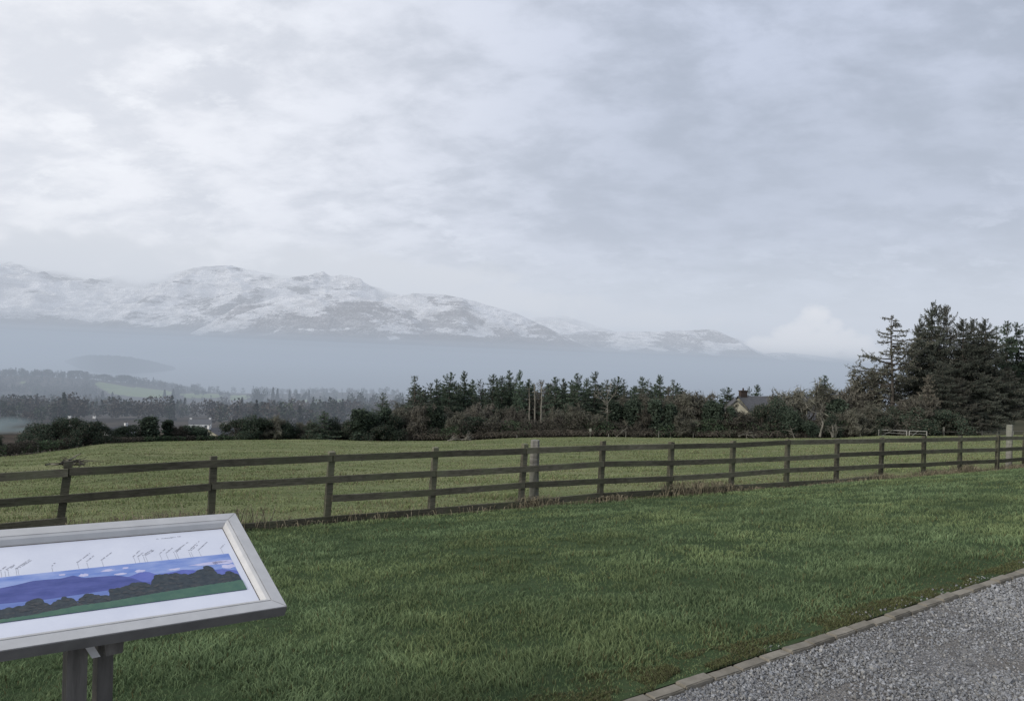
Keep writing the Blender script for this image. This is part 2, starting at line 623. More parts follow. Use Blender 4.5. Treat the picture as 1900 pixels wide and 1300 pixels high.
R = np.array(rows)
m_isl = simple('island_wood', (.015, .018, .015), (.04, .042, .035), .06, 1, .02, bstr=.8, bdist=4)
tag(grid_geo(R[..., 0], R[..., 1], R[..., 2]).obj('wooded_island', m_isl, smooth=True), 'low wooded island lying in the hazy lake', 'island', kind='structure')


# ------------------------------------------------------------------ mountains
def mountain_mat(name, snowbase, rock=((.05, .055, .06), (.10, .095, .09)), soft=.12, patchy=1.0):
    m, t, out = material(name)
    g_ = t.n('ShaderNodeNewGeometry'); p = g_.outputs['Position']
    z = t.n('ShaderNodeSeparateXYZ', {0: p}).outputs[2]
    nz = t.n('ShaderNodeSeparateXYZ', {0: g_.outputs['Normal']}).outputs[2]
    n1 = t.noise(t.scalevec(p, (.7, .25, 2.2)), .0022, 8, .62, .4)
    n2 = t.noise(t.scalevec(p, (1, .3, 3.2)), .012, 6, .7)
    n3 = t.noise(t.scalevec(p, (1, .4, 1.0)), .05, 4, .7)
    alt = t.rng(z, snowbase, snowbase + 420, -.10, .26)
    k = t.m('ADD', alt, t.m('MULTIPLY', t.m('SUBTRACT', n1, .5), 2.6 * patchy))
    k = t.m('ADD', k, t.m('MULTIPLY', t.m('SUBTRACT', n2, .5), .9 * patchy))
    k = t.m('ADD', k, t.m('MULTIPLY', t.m('SUBTRACT', n3, .5), .5))
    cut = t.rng(t.m('ADD', z, t.m('MULTIPLY', t.m('SUBTRACT', n1, .5), 330.)), snowbase - 50, snowbase + 40, -1.2, 0)
    k = t.m('ADD', k, cut)
    s = t.rng(k, -soft, soft, 0, 1, True)
    rc = t.mix(t.rng(n2, .35, .65, 0, 1), *rock)
    n4 = t.noise(t.scalevec(p, (1, .35, 3.5)), .005, 7, .7)
    s = t.m('MULTIPLY', s, t.rng(n4, .38, .58, .55, 1.0))
    dust = t.m('MULTIPLY', t.rng(t.m('ADD', t.m('MULTIPLY', n3, .5), t.m('MULTIPLY', n4, .5)), .44, .62, .0, .42), t.rng(cut, -1.0, 0, 0, 1))
    s = t.m('MAXIMUM', s, dust)
    c = t.mix(t.m('MULTIPLY', s, .96), rc, (.88, .89, .91))
    bsdf(t, out, c, .9, .05, t.m('ADD', n2, n4), .9, 70.)
    return m


def ridge(name, label, crest, Yc, Yb, mat, amp=90, seed=1, curve=1.15, ext=0.0):
    pts = [P(x, y, Yc) for x, y in crest]
    u0 = [p.x / p.y for p in pts]; z0 = [p.z for p in pts]
    us = np.linspace(u0[0], u0[-1], 520)
    vv = np.concatenate([np.linspace(0, 1, 120), 1 + np.linspace(0, .6, 20)[1:]])
    U, V = np.meshgrid(us, vv)
    from_ = np.interp(U, u0, z0)
    k = np.ones(15) / 15
    zc = np.interp(us, u0, z0)
    zc = np.convolve(np.pad(zc, 7, mode='edge'), k, mode='valid')
    zc = np.tile(zc, (len(vv), 1))
    Y = Yb + (Yc - Yb) * V; X = U * Y
    base = LAKE - 8
    prof = np.where(V <= 1, np.clip(V, 0, 1) ** curve, 1 - (V - 1) * 1.1)
    n = fbm(X / 1100. + seed, Y / 1500., 6, seed, True, .48) - .55
    fine = fbm(X / 260. + seed, Y / 330., 4, seed + 3) - .5
    env = np.clip(np.minimum(V * 1.4, 1.), 0, 1) * (1 - .80 * np.exp(-((V - 1) / .10) ** 2))
    hgt = (zc - base)
    Z = base + hgt * prof + (n * amp * 4.2 + fine * amp * .8) * env * np.clip(hgt / 500, .15, 1)
    Z = Z + np.clip(-V + .02, 0, 1)
    return tag(grid_geo(X, Y, Z).obj(name, mat, smooth=True), label, 'mountain', kind='structure')


MM = mountain_mat('snowy_mountain', 150)
MM2 = mountain_mat('snowy_hill', 95, ((.06, .055, .055), (.12, .10, .09)))
MM3 = mountain_mat('snowy_hill_right', 35, ((.05, .05, .055), (.10, .09, .085)), patchy=1.0)
MMf = mountain_mat('far_snow', 20, patchy=.45)
ridge('mountain_massif', 'broad snow covered mountain on the left, its tops lost in cloud',
      [(-700, 560), (-450, 500), (-200, 470), (0, 484), (60, 492), (130, 506), (200, 517), (300, 511), (335, 508), (380, 497), (425, 494), (500, 505), (560, 520), (610, 518), (680, 532), (745, 552), (850, 600), (960, 660)], 9800, 6400, MM, 130, 3)
ridge('snowy_front_ridge', 'long snow streaked ridge running down to the right in front of the massif',
      [(150, 700), (260, 640), (370, 600), (450, 570), (520, 552), (600, 545), (660, 550), (720, 568), (770, 592), (820, 624), (870, 645), (960, 668), (1080, 700)], 7600, 5600, MM2, 60, 9, curve=1.0)
ridge('snowy_rounded_mountain', 'rounded snowy mountain in the middle with a long slope to the right',
      [(560, 640), (640, 590), (700, 560), (755, 547), (800, 544), (860, 551), (910, 566), (960, 582), (1005, 603), (1050, 628), (1110, 650), (1200, 671), (1300, 690), (1400, 712)], 8600, 6000, MM2, 70, 21)
ridge('distant_snowy_mountain', 'faint snowy mountain half hidden in cloud beyond the rounded one',
      [(880, 640), (940, 598), (990, 588), (1045, 584), (1090, 599), (1150, 618), (1250, 660)], 12500, 9500, MMf, 70, 31)
ridge('dark_flanked_mountain', 'snow topped mountain with a dark right flank dropping to the valley',
      [(960, 660), (1030, 622), (1085, 612), (1140, 613), (1200, 615), (1260, 614), (1300, 612), (1325, 612), (1350, 624), (1385, 642), (1420, 658), (1460, 672), (1520, 690), (1600, 712)], 10200, 7600, MM3, 80, 41)
MMe = mountain_mat('low_far_snow', -110, patchy=.7)
ridge('far_white_ridge', 'low white ridge at the far right behind the trees',
      [(1330, 700), (1400, 658), (1450, 653), (1500, 658), (1560, 666), (1600, 678), (1660, 694), (1760, 706), (1950, 716)], 12500, 10000, MMe, 50, 51)
ridge('far_snow_peak', 'bright snow peak under the white cumulus cloud',
      [(1300, 690), (1335, 640), (1360, 625), (1380, 632), (1400, 646), (1420, 637), (1450, 628), (1490, 626), (1530, 640), (1570, 655), (1610, 668), (1700, 690)], 15500, 13500, MMf, 60, 61)


# ------------------------------------------------------------------ haze: absorbing volumes with a glow put in, standing over the valley
def haze(name, label, lo, hi, dens, colr, tilt=0.0):
    m, t, out = material(name)
    ab = t.n('ShaderNodeVolumeAbsorption', {'Color': (0, 0, 0, 1), 'Density': dens})
    em = t.n('ShaderNodeEmission', {'Color': colr, 'Strength': dens})  # glow colour stands in for daylight scattered by the haze
    ad = t.n('ShaderNodeAddShader'); t.put(ad.inputs[0], ab); t.put(ad.inputs[1], em)
    t.put(out.inputs['Volume'], ad); m.cycles.emission_sampling = 'NONE'
    g = Geo()
    x0, y0, z0 = lo; x1, y1, z1 = hi
    zl, zr = z1 - tilt * x0, z1 - tilt * x1
    v = [(x0, y0, z0), (x1, y0, z0), (x1, y1, z0), (x0, y1, z0), (x0, y0, zl), (x1, y0, zr), (x1, y1, zr), (x0, y1, zl)]
    g.add(v, [(0, 3, 2, 1), (4, 5, 6, 7), (0, 1, 5, 4), (1, 2, 6, 5), (2, 3, 7, 6), (3, 0, 4, 7)])
    return tag(g.obj(name, m), label, 'haze', kind='structure')


HZ = (.338, .398, .485)
haze('valley_haze', 'blue grey haze lying low over the lake and the valley', (-6500, 262, -155), (5200, 11800, -22), 1 / 4200., HZ, .0135)
haze('valley_haze', 'thinner upper layer of the blue grey valley haze', (-6510, 264, -157), (5210, 11810, 8), 1 / 4200., HZ, .0135)
haze('valley_haze', 'topmost faint layer of the blue grey valley haze', (-6520, 266, -159), (5220, 11820, 50), 1 / 6500., HZ, .0135)
haze('high_haze', 'thin haze in front of the mountains', (-16500, 250, -138), (16500, 15000, 700), 1 / 9500., (.635, .68, .765))


def cloud_volume(name, label, blobs, dens, colr, nscale, namp, soft, lo=None, steps=.5):
    """one cloud: a box of thin vapour whose density follows soft ellipsoids broken up by noise"""
    m, t, out = material(name)
    p = POS(t)
    nz = t.noise(t.scalevec(p, (1, .5, 1.4)), nscale, 5, .6)
    tot = None; ext = []
    for (x, y, Yd, rx, ry, rz) in blobs:
        c = P(x, y, Yd); k = Yd / 1450.
        q = t.n('ShaderNodeVectorMath', operation='SUBTRACT'); t.put(q.inputs[0], p); q.inputs[1].default_value = c
        q2 = t.n('ShaderNodeVectorMath', operation='DIVIDE'); t.put(q2.inputs[0], q.outputs[0]); q2.inputs[1].default_value = (rx * k, rz, ry * k)
        ln = t.n('ShaderNodeVectorMath', operation='LENGTH'); t.put(ln.inputs[0], q2.outputs[0])
        f = t.m('SUBTRACT', 1.0, ln.outputs['Value'])
        tot = f if tot is None else t.m('SMOOTH_MAX', tot, f, .15)
        ext += [(c.x - rx * k * 1.15, c.y - rz, c.z - ry * k * 1.3), (c.x + rx * k * 1.15, c.y + rz, c.z + ry * k * 1.3)]
    tot = t.m('ADD', tot, t.m('MULTIPLY', t.m('SUBTRACT', nz, .5), namp * 2.2))
    d = t.m('MULTIPLY', t.rng(tot, .0, soft, 0, 1, True), dens)
    ab = t.n('ShaderNodeVolumeAbsorption', {'Color': (0, 0, 0, 1), 'Density': d})
    em = t.n('ShaderNodeEmission', {'Color': colr, 'Strength': d})  # cloud and smoke glow by themselves, in place of scattered daylight
    ad = t.n('ShaderNodeAddShader'); t.put(ad.inputs[0], ab); t.put(ad.inputs[1], em)
    t.put(out.inputs['Volume'], ad); m.cycles.emission_sampling = 'NONE'; m.cycles.volume_step_rate = steps
    e = np.array(ext); lo_ = e.min(0); hi_ = e.max(0)
    g = Geo(); g.box((lo_ + hi_) / 2, *((hi_ - lo_) / 2))
    return tag(g.obj(name, m), label, 'cloud', kind='structure')


cloud_volume('summit_mist', 'pale cloud clinging to the mountain tops',
             [(20, 474, 9500, 420, 54, 300), (245, 504, 9500, 160, 40, 300), (570, 508, 9500, 170, 54, 300), (680, 520, 9500, 150, 54, 300), (800, 526, 9700, 190, 44, 300), (930, 560, 9700, 150, 40, 300)],
             1 / 90., (.72, .75, .80), .0022, .9, .9, steps=.25)
cloud_volume('hanging_mist', 'thin cloud hiding the top of the far middle mountain', [(1060, 572, 12000, 170, 32, 250), (1180, 594, 12000, 190, 24, 250)], 1 / 110., (.66, .70, .76), .002, .9, .9, steps=.25)
cloud_volume('cumulus_cloud', 'white cumulus cloud resting behind the far ridge on the right',
             [(1514, 594, 14200, 36, 34, 130), (1478, 612, 14200, 26, 20, 130), (1548, 606, 14200, 26, 20, 130), (1495, 612, 14200, 34, 30, 130), (1535, 612, 14200, 34, 26, 130), (1462, 626, 14200, 48, 26, 130), (1430, 640, 14200, 60, 26, 130), (1560, 628, 14200, 46, 26, 130), (1500, 645, 14200, 100, 34, 420),
              (1590, 640, 14200, 46, 24, 130), (1600, 660, 14200, 70, 26, 130), (1540, 665, 14200, 110, 24, 130)], 1 / 60., (1.06, 1.035, 1.01), .0032, .55, .75, steps=.25)


# ------------------------------------------------------------------ trees
def jitter(c, k, rng): return np.clip(np.array(c) * (1 + rng.normal(size=3) * k), 0, 1)


def leafcols(n, dark, light, rng, k=None):
    k = rng.random(n) if k is None else k
    k = np.clip(k, 0, 1)[:, None]
    return (np.array(dark) * (1 - k) + np.array(light) * k) * (1 + rng.normal(size=(n, 1)) * .15)


def conifer(seed, slim=.30, sparse=1.0, dark=(.018, .026, .019), light=(.050, .066, .046), brown=.0, bare=.08, leaf=.035, nlev=34, upturn=.25, ragged=.35, dens=1.0):
    """unit-height spruce: returns trunk and crown meshes"""
    rng = np.random.default_rng(seed)
    tr = Geo(); cr_ = Geo()
    lean = rng.normal(size=2) * .012
    hs = np.linspace(0, 1, 8)
    tr.tube(np.stack([lean[0] * hs, lean[1] * hs, hs - .03], 1), .018 * (1 - hs) + .002, 6, (1, 1, 1))
    for i in range(nlev):
        h = bare + (1 - bare) * (i + rng.random() * .8) / nlev
        if h > .985: h = .985
        env = slim * (1 - h) ** .80 * (1 - .25 * max(0, .3 - h) / .3) + .012
        for b in range(rng.integers(3, 6)):
            az = rng.random() * 6.283
            L = env * (1 - ragged + rng.random() * 2 * ragged)
            if h < .5 and rng.random() < .12: continue
            n = max(3, int(L / .018))
            tt = np.linspace(0, 1, n)
            droop = (.10 + .25 * (1 - h)) * rng.uniform(.5, 1.3)
            up = upturn * rng.uniform(.3, 1.2) + (.5 if h > .85 else 0)
            r = L * tt
            zz = h + L * (-droop * tt + up * tt ** 2.2)
            pts = np.stack([r * math.cos(az) + lean[0] * h, r * math.sin(az) + lean[1] * h, zz], 1)
            tr.tube(pts[:: max(1, n // 4)] if n > 5 else pts, np.linspace(.0045 * (1 - h) + .0016, .001, len(pts[:: max(1, n // 4)] if n > 5 else pts)), 3, (1, 1, 1))
            cnt = max(2, int(L * 190 * sparse * dens))
            k = rng.random(cnt) ** .7
            base = np.stack([np.interp(k, tt, pts[:, j]) for j in range(3)], 1)
            side = rng.normal(size=cnt) * L * .16 * (1.15 - k)
            base += np.stack([-math.sin(az) * side, math.cos(az) * side, -abs(rng.normal(size=cnt)) * .014], 1)
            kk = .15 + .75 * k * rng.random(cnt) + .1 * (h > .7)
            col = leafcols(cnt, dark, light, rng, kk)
            if brown > 0:
                bm = rng.random(cnt) < brown * (1.2 - h)
                col[bm] = leafcols(bm.sum(), (.030, .028, .023), (.062, .058, .047), rng)
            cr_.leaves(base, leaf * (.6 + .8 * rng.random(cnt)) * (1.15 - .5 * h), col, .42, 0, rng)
    # leader
    m = 14
    cr_.leaves(np.stack([np.full(m, lean[0]), np.full(m, lean[1]), 1 - rng.random(m) * .05], 1), leaf * .6, leafcols(m, dark, light, rng), .3, 1.6, rng)
    return tr.mesh('trunk', M_bark), cr_.mesh('crown', M_leaf)


def branch_rec(g, p, d, L, r, depth, rng, spread=.5, up=.12, tw=None, n=3, minr=.0012, col=(1, 1, 1)):
    k = 4
    pts = [p]; dd = d.copy()
    for i in range(k):
        dd = dd + rng.normal(size=3) * .16 + np.array([0, 0, up * .35]); dd /= np.linalg.norm(dd)
        pts.append(pts[-1] + dd * L / k)
    pts = np.array(pts)
    g.tube(pts, np.linspace(r, max(r * .55, minr), k + 1), n if r > .004 else 3, col)
    if depth == 0:
        if tw is not None: tw.append(pts)
        return
    nb = rng.integers(3, 5)
    for i in range(nb):
        f = rng.uniform(.35, 1.0) if i else 1.0
        q = pts[min(k, int(f * k))]
        nd = dd + rng.normal(size=3) * spread; nd[2] += up; nd /= np.linalg.norm(nd)
        branch_rec(g, q, nd, L * rng.uniform(.6, .8), max(r * .55, minr), depth - 1, rng, spread, up, tw, n, minr, col)


def bare_tree(seed, depth=4, H0=.28, twigs=9, spread=.55, up=.15, tcol=((.031, .031, .025), (.066, .064, .051)), bark=None, twl=.07, tww=.12, ivy=0, lean=(0, 0), nstem=1):
    rng = np.random.default_rng(seed)
    tr = Geo(); cr_ = Geo(); tips = []
    for s_ in range(nstem):
        d0 = np.array([lean[0] + (rng.normal() * .35 if nstem > 1 else 0), lean[1], 1.]); d0 /= np.linalg.norm(d0)
        branch_rec(tr, np.array([0, 0, -.02]), d0, H0, .020 if nstem == 1 else .013, depth, rng, spread, up, tips)
    for pts in tips:
        n = twigs
        k = rng.integers(1, len(pts), n)
        cr_.leaves(pts[k] + rng.normal(size=(n, 3)) * .02, twl * (.6 + rng.random(n)), leafcols(n, *tcol, rng), tww, .5, rng)
    if ivy:
        k = rng.random(ivy) * .5
        c = np.stack([rng.normal(size=ivy) * .035 + lean[0] * k, rng.normal(size=ivy) * .035, k], 1)
        cr_.leaves(c, .035, leafcols(ivy, (.012, .02, .012), (.04, .06, .03), rng), .8, 0, rng)
    # normalise height to 1
    a = np.concatenate(tr.v + cr_.v)[:, 2].max()
    for gg in (tr, cr_):
        gg.v = [v / a for v in gg.v]
    return tr.mesh('trunk', bark or M_bark), cr_.mesh('crown', M_leaf)


def bushy(seed, lobes=9, wide=.5, n=5200, leaf=.045, dark=(.010, .0145, .011), light=(.034, .043, .031), brown=.0, low=.0, column=False):
    """dense evergreen (holly, ivy, hawthorn): leaf clumps on the shells of many lobes, unit height"""
    rng = np.random.default_rng(seed)
    tr = Geo(); cr_ = Geo()
    hs = np.linspace(0, .8, 5)
    tr.tube(np.stack([hs * .03, hs * 0, hs - .04], 1), .03 * (1 - hs), 6)
    L = []
    for i in range(lobes):
        if column:
            h = .1 + .8 * (i + .5) / lobes
            c = (rng.normal() * wide * .12, rng.normal() * wide * .12, h); r = wide * rng.uniform(.5, .9) * (1 - .35 * h)
        else:
            h = rng.uniform(low + .15, .86)
            a = rng.random() * 6.283; rr = wide * math.sqrt(rng.random()) * (1 - .75 * abs(h - .3) / .6)
            c = (rr * math.cos(a), rr * math.sin(a), h); r = rng.uniform(.08, .25)
        L.append((c, r))
        tr.tube([(0, 0, h * .4), (c[0] * .5, c[1] * .5, h * .75), c], [.012, .007, .003], 3)
    per = n // len(L)
    for c, r in L:
        d = rng.normal(size=(per, 3)); d /= np.linalg.norm(d, axis=1)[:, None]
        rad = r * (1 - .55 * rng.random(per) ** 2) * (1 + .25 * np.sin(d[:, 0] * 9 + c[0] * 50) * np.cos(d[:, 1] * 8 + c[1] * 30))
        st = rng.random(per) < .13
        rad = np.where(st, rad * rng.uniform(1.1, 1.6, per), rad)
        p = np.array(c) + d * rad[:, None] * np.array([1.05, 1.05, .85])
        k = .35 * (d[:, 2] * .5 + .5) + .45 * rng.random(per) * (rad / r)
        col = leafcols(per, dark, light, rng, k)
        if brown:
            bm = rng.random(per) < brown
            col[bm] = leafcols(bm.sum(), (.03, .027, .022), (.062, .055, .044), rng)
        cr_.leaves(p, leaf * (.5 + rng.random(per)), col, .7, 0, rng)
    allv = np.concatenate(cr_.v); a = allv[:, 2].max()
    for gg in (tr, cr_): gg.v = [v / a for v in gg.v]
    return tr.mesh('trunk', M_bark), cr_.mesh('crown', M_leaf)


GREY = dict(dark=(.020, .026, .021), light=(.052, .064, .050))
PROTO = {
    'spruce': [conifer(1, .27, ragged=.4, dens=2.2, leaf=.027, nlev=40, light=(.044, .054, .040)), conifer(2, .24, brown=.2, dens=2.2, leaf=.027, nlev=40), conifer(3, .30, ragged=.5, dens=2.1, leaf=.027, nlev=42, brown=.1), conifer(4, .22, upturn=.4, dens=2.2, leaf=.026, nlev=40)],
    'thin': [conifer(11, .20, .55, brown=.25, upturn=.35, ragged=.5, **GREY), conifer(12, .24, .45, brown=.35, ragged=.6, upturn=.5, **GREY)],
    'brown': [conifer(23, .33, .8, brown=.35, ragged=.6, upturn=.5, dens=1.8, leaf=.026), conifer(21, .34, .7, brown=.75, ragged=.45, upturn=.45, light=(.075, .07, .055), dark=(.035, .03, .025)), conifer(22, .30, .7, brown=.6, ragged=.5, upturn=.4)],
    'big': [conifer(31, .38, 1.3, nlev=60, leaf=.018, ragged=.35, dens=3.4, bare=.02, brown=.12, light=(.048, .052, .042), dark=(.02, .023, .02)), conifer(32, .44, 1.2, nlev=56, leaf=.018, ragged=.4, dens=3.4, bare=.02, brown=.25, upturn=.4, light=(.05, .05, .042), dark=(.022, .023, .02))],
    'bare': [bare_tree(41, 4, twigs=12), bare_tree(42, 4, twigs=12, spread=.65), bare_tree(43, 4, nstem=3, H0=.24, twigs=10)],
    'scrub': [bare_tree(51, 3, nstem=7, H0=.3, twigs=26, spread=.7, up=.05), bare_tree(52, 3, nstem=8, H0=.26, twigs=26, spread=.8, up=.0, tcol=((.026, .025, .021), (.056, .052, .043)))],
    'bush': [bushy(61, 14, n=6500, brown=.08, leaf=.036), bushy(62, 17, .75, 7500, brown=.2, leaf=.036), bushy(63, 11, .38, leaf=.036), bushy(64, 22, 1.0, 9500, brown=.15, leaf=.032)],
    'ivy': [bushy(71, 7, .24, 3600, column=True), bushy(72, 8, .18, 3200, column=True)],
}
TREES = []


def tree(kind, var, px, py, Yd, wide, name, label, group=None, cat='tree', base_py=None, parts=True):
    """a tree whose top stands in direction (px, py) at depth Yd; wide scales its spread against its height"""
    p = P(px, py, Yd)
    zb = ground(p.x, p.y) - .1 if base_py is None else P(px, base_py, Yd).z
    H = p.z - zb
    rr_ = random.Random(int(px * 31 + py * 7))
    e = empty(name, (p.x, p.y, zb), label, cat, group, rz=rr_.random() * 6.28)
    wj = wide * rr_.uniform(.9, 1.12)
    e.scale = (H * wj, H * wj * rr_.uniform(.92, 1.08), H)
    tr, cr2 = PROTO[kind][var % len(PROTO[kind])]
    link('trunk', tr, e); link('crown', cr2, e)
    TREES.append((px, py, Yd))
    return e


G_row = 'spruces of the wood across the field'
# (px, top, depth, kind, variant, width, label)
ROW = [
    (773, 696, 103, 'thin', 0, 1.5, 'thin spruce with brown lower boughs standing at the left end of the wood'),
    (790, 722, 106, 'spruce', 1, 1.3, 'short dark spruce tucked between the leftmost thin spruce and its broad neighbour'),
    (812, 702, 108, 'spruce', 0, 1.0, 'spruce at the left shoulder of the broad topped one, left end of wood'),
    (831, 689, 105, 'spruce', 2, 1.3, 'broad dense topped spruce second in height at the left end of the wood'),
    (850, 712, 112, 'spruce', 3, 1.2, 'dark spruce half hidden just right of the broad topped one'),
    (863, 688, 108, 'spruce', 3, 1.05, 'spruce with a narrow spire right of the broad topped one'),
    (876, 703, 113, 'spruce', 1, 1.1, 'low spruce with a blunt top between two spires left of the wood middle'),
    (891, 703, 109, 'thin', 1, 1.2, 'small pointed spruce left of the taller cluster in the wood'),
    (914, 693, 107, 'spruce', 0, 1.15, 'full dark spruce opening the tall cluster left of the bare trunks'),
    (922, 700, 114, 'spruce', 2, 1.0, 'spruce showing only its tip behind the tall cluster left of the bare trunks'),
    (932, 697, 106, 'spruce', 3, 1.1, 'mid height spruce within the tall cluster left of the bare trunks'),
    (946, 686, 108, 'spruce', 1, .95, 'tall spire of the cluster left of the bare trunks'),
    (957, 700, 113, 'spruce', 0, 1.1, 'spruce in the dip between the two tall spires left of the bare trunks'),
    (966, 686, 106, 'spruce', 3, .85, 'slender layered spire nearest the three bare trunks on their left'),
    (982, 702, 112, 'spruce', 2, 1.2, 'dark spruce rising directly behind the bare pale trunks'),
    (1002, 704, 110, 'brown', 1, .9, 'olive brown spruce with wind swept top above the bare pale trunks'),
    (1018, 710, 113, 'spruce', 1, 1.1, 'low dark spruce just right of the bare pale trunks'),
    (1033, 698, 107, 'spruce', 2, 1.2, 'broad spruce right of the wind swept one'),
    (1046, 701, 112, 'spruce', 0, 1.0, 'spruce showing a narrow tip right of the broad one in mid wood'),
    (1060, 704, 107, 'spruce', 1, 1.2, 'bushy spruce left of the twin tall ones in mid wood'),
    (1075, 691, 105, 'spruce', 2, 1.1, 'left of the twin tall spruces in mid wood'),
    (1089, 701, 112, 'spruce', 3, 1.1, 'short spruce between the twin tall spruces in mid wood'),
    (1104, 688, 105, 'spruce', 0, 1.05, 'right of the twin tall spruces in mid wood'),
    (1127, 704, 113, 'brown', 0, 1.0, 'faded brown spruce behind the pale branching tree'),
    (1142, 697, 107, 'spruce', 2, 1.15, 'spruce just right of the pale branching tree'),
    (1158, 703, 110, 'thin', 0, 1.3, 'gappy spruce with thin tip right of the pale branching tree'),
    (1176, 715, 112, 'spruce', 1, 1.2, 'low spruce left of the gap that shows green field'),
    (1192, 698, 105, 'spruce', 0, 1.25, 'dense spruce standing over the gap that shows green field'),
    (1202, 703, 111, 'thin', 1, 1.0, 'thin tip of a spruce behind the one over the green gap'),
    (1225, 695, 105, 'spruce', 3, 1.15, 'pointed spruce right of the green gap, above the ivy columns'),
    (1240, 718, 110, 'brown', 1, 1.2, 'brownish spruce below the pointed one right of the green gap'),
    (1251, 703, 108, 'thin', 0, 1.3, 'last pointed spruce before the brown bare trees'),
    (1345, 717, 116, 'spruce', 2, 1.5, 'broad rounded conifer just left of the house chimney'),
    (1391, 717, 128, 'thin', 1, 1.1, 'small spruce behind the house, right of its chimney'),
    (1404, 713, 132, 'spruce', 3, 1.3, 'layered spruce behind the house roof'),
    (1526, 695, 122, 'spruce', 2, 1.3, 'spruce with a pointed top rising above the long house roof'),
]
for (px, py, Yd, kind, var, wd, lab) in ROW:
    tree(kind, var, px, py, Yd, wd, 'spruce_tree', lab, G_row)

# second, lower row that fills the wood
random.seed(11)
k = 0
fill_lab = 'dark spruce in the shaded second row of the wood across the field'
for px in range(762, 1275, 12):
    py = 709 + random.random() * 14
    tree('spruce' if random.random() < .8 else 'brown', k, px + random.uniform(-5, 5), py, 114 + random.random() * 10, 1.45, 'spruce_tree', fill_lab, 'spruces in the second row of the wood')
    k += 1

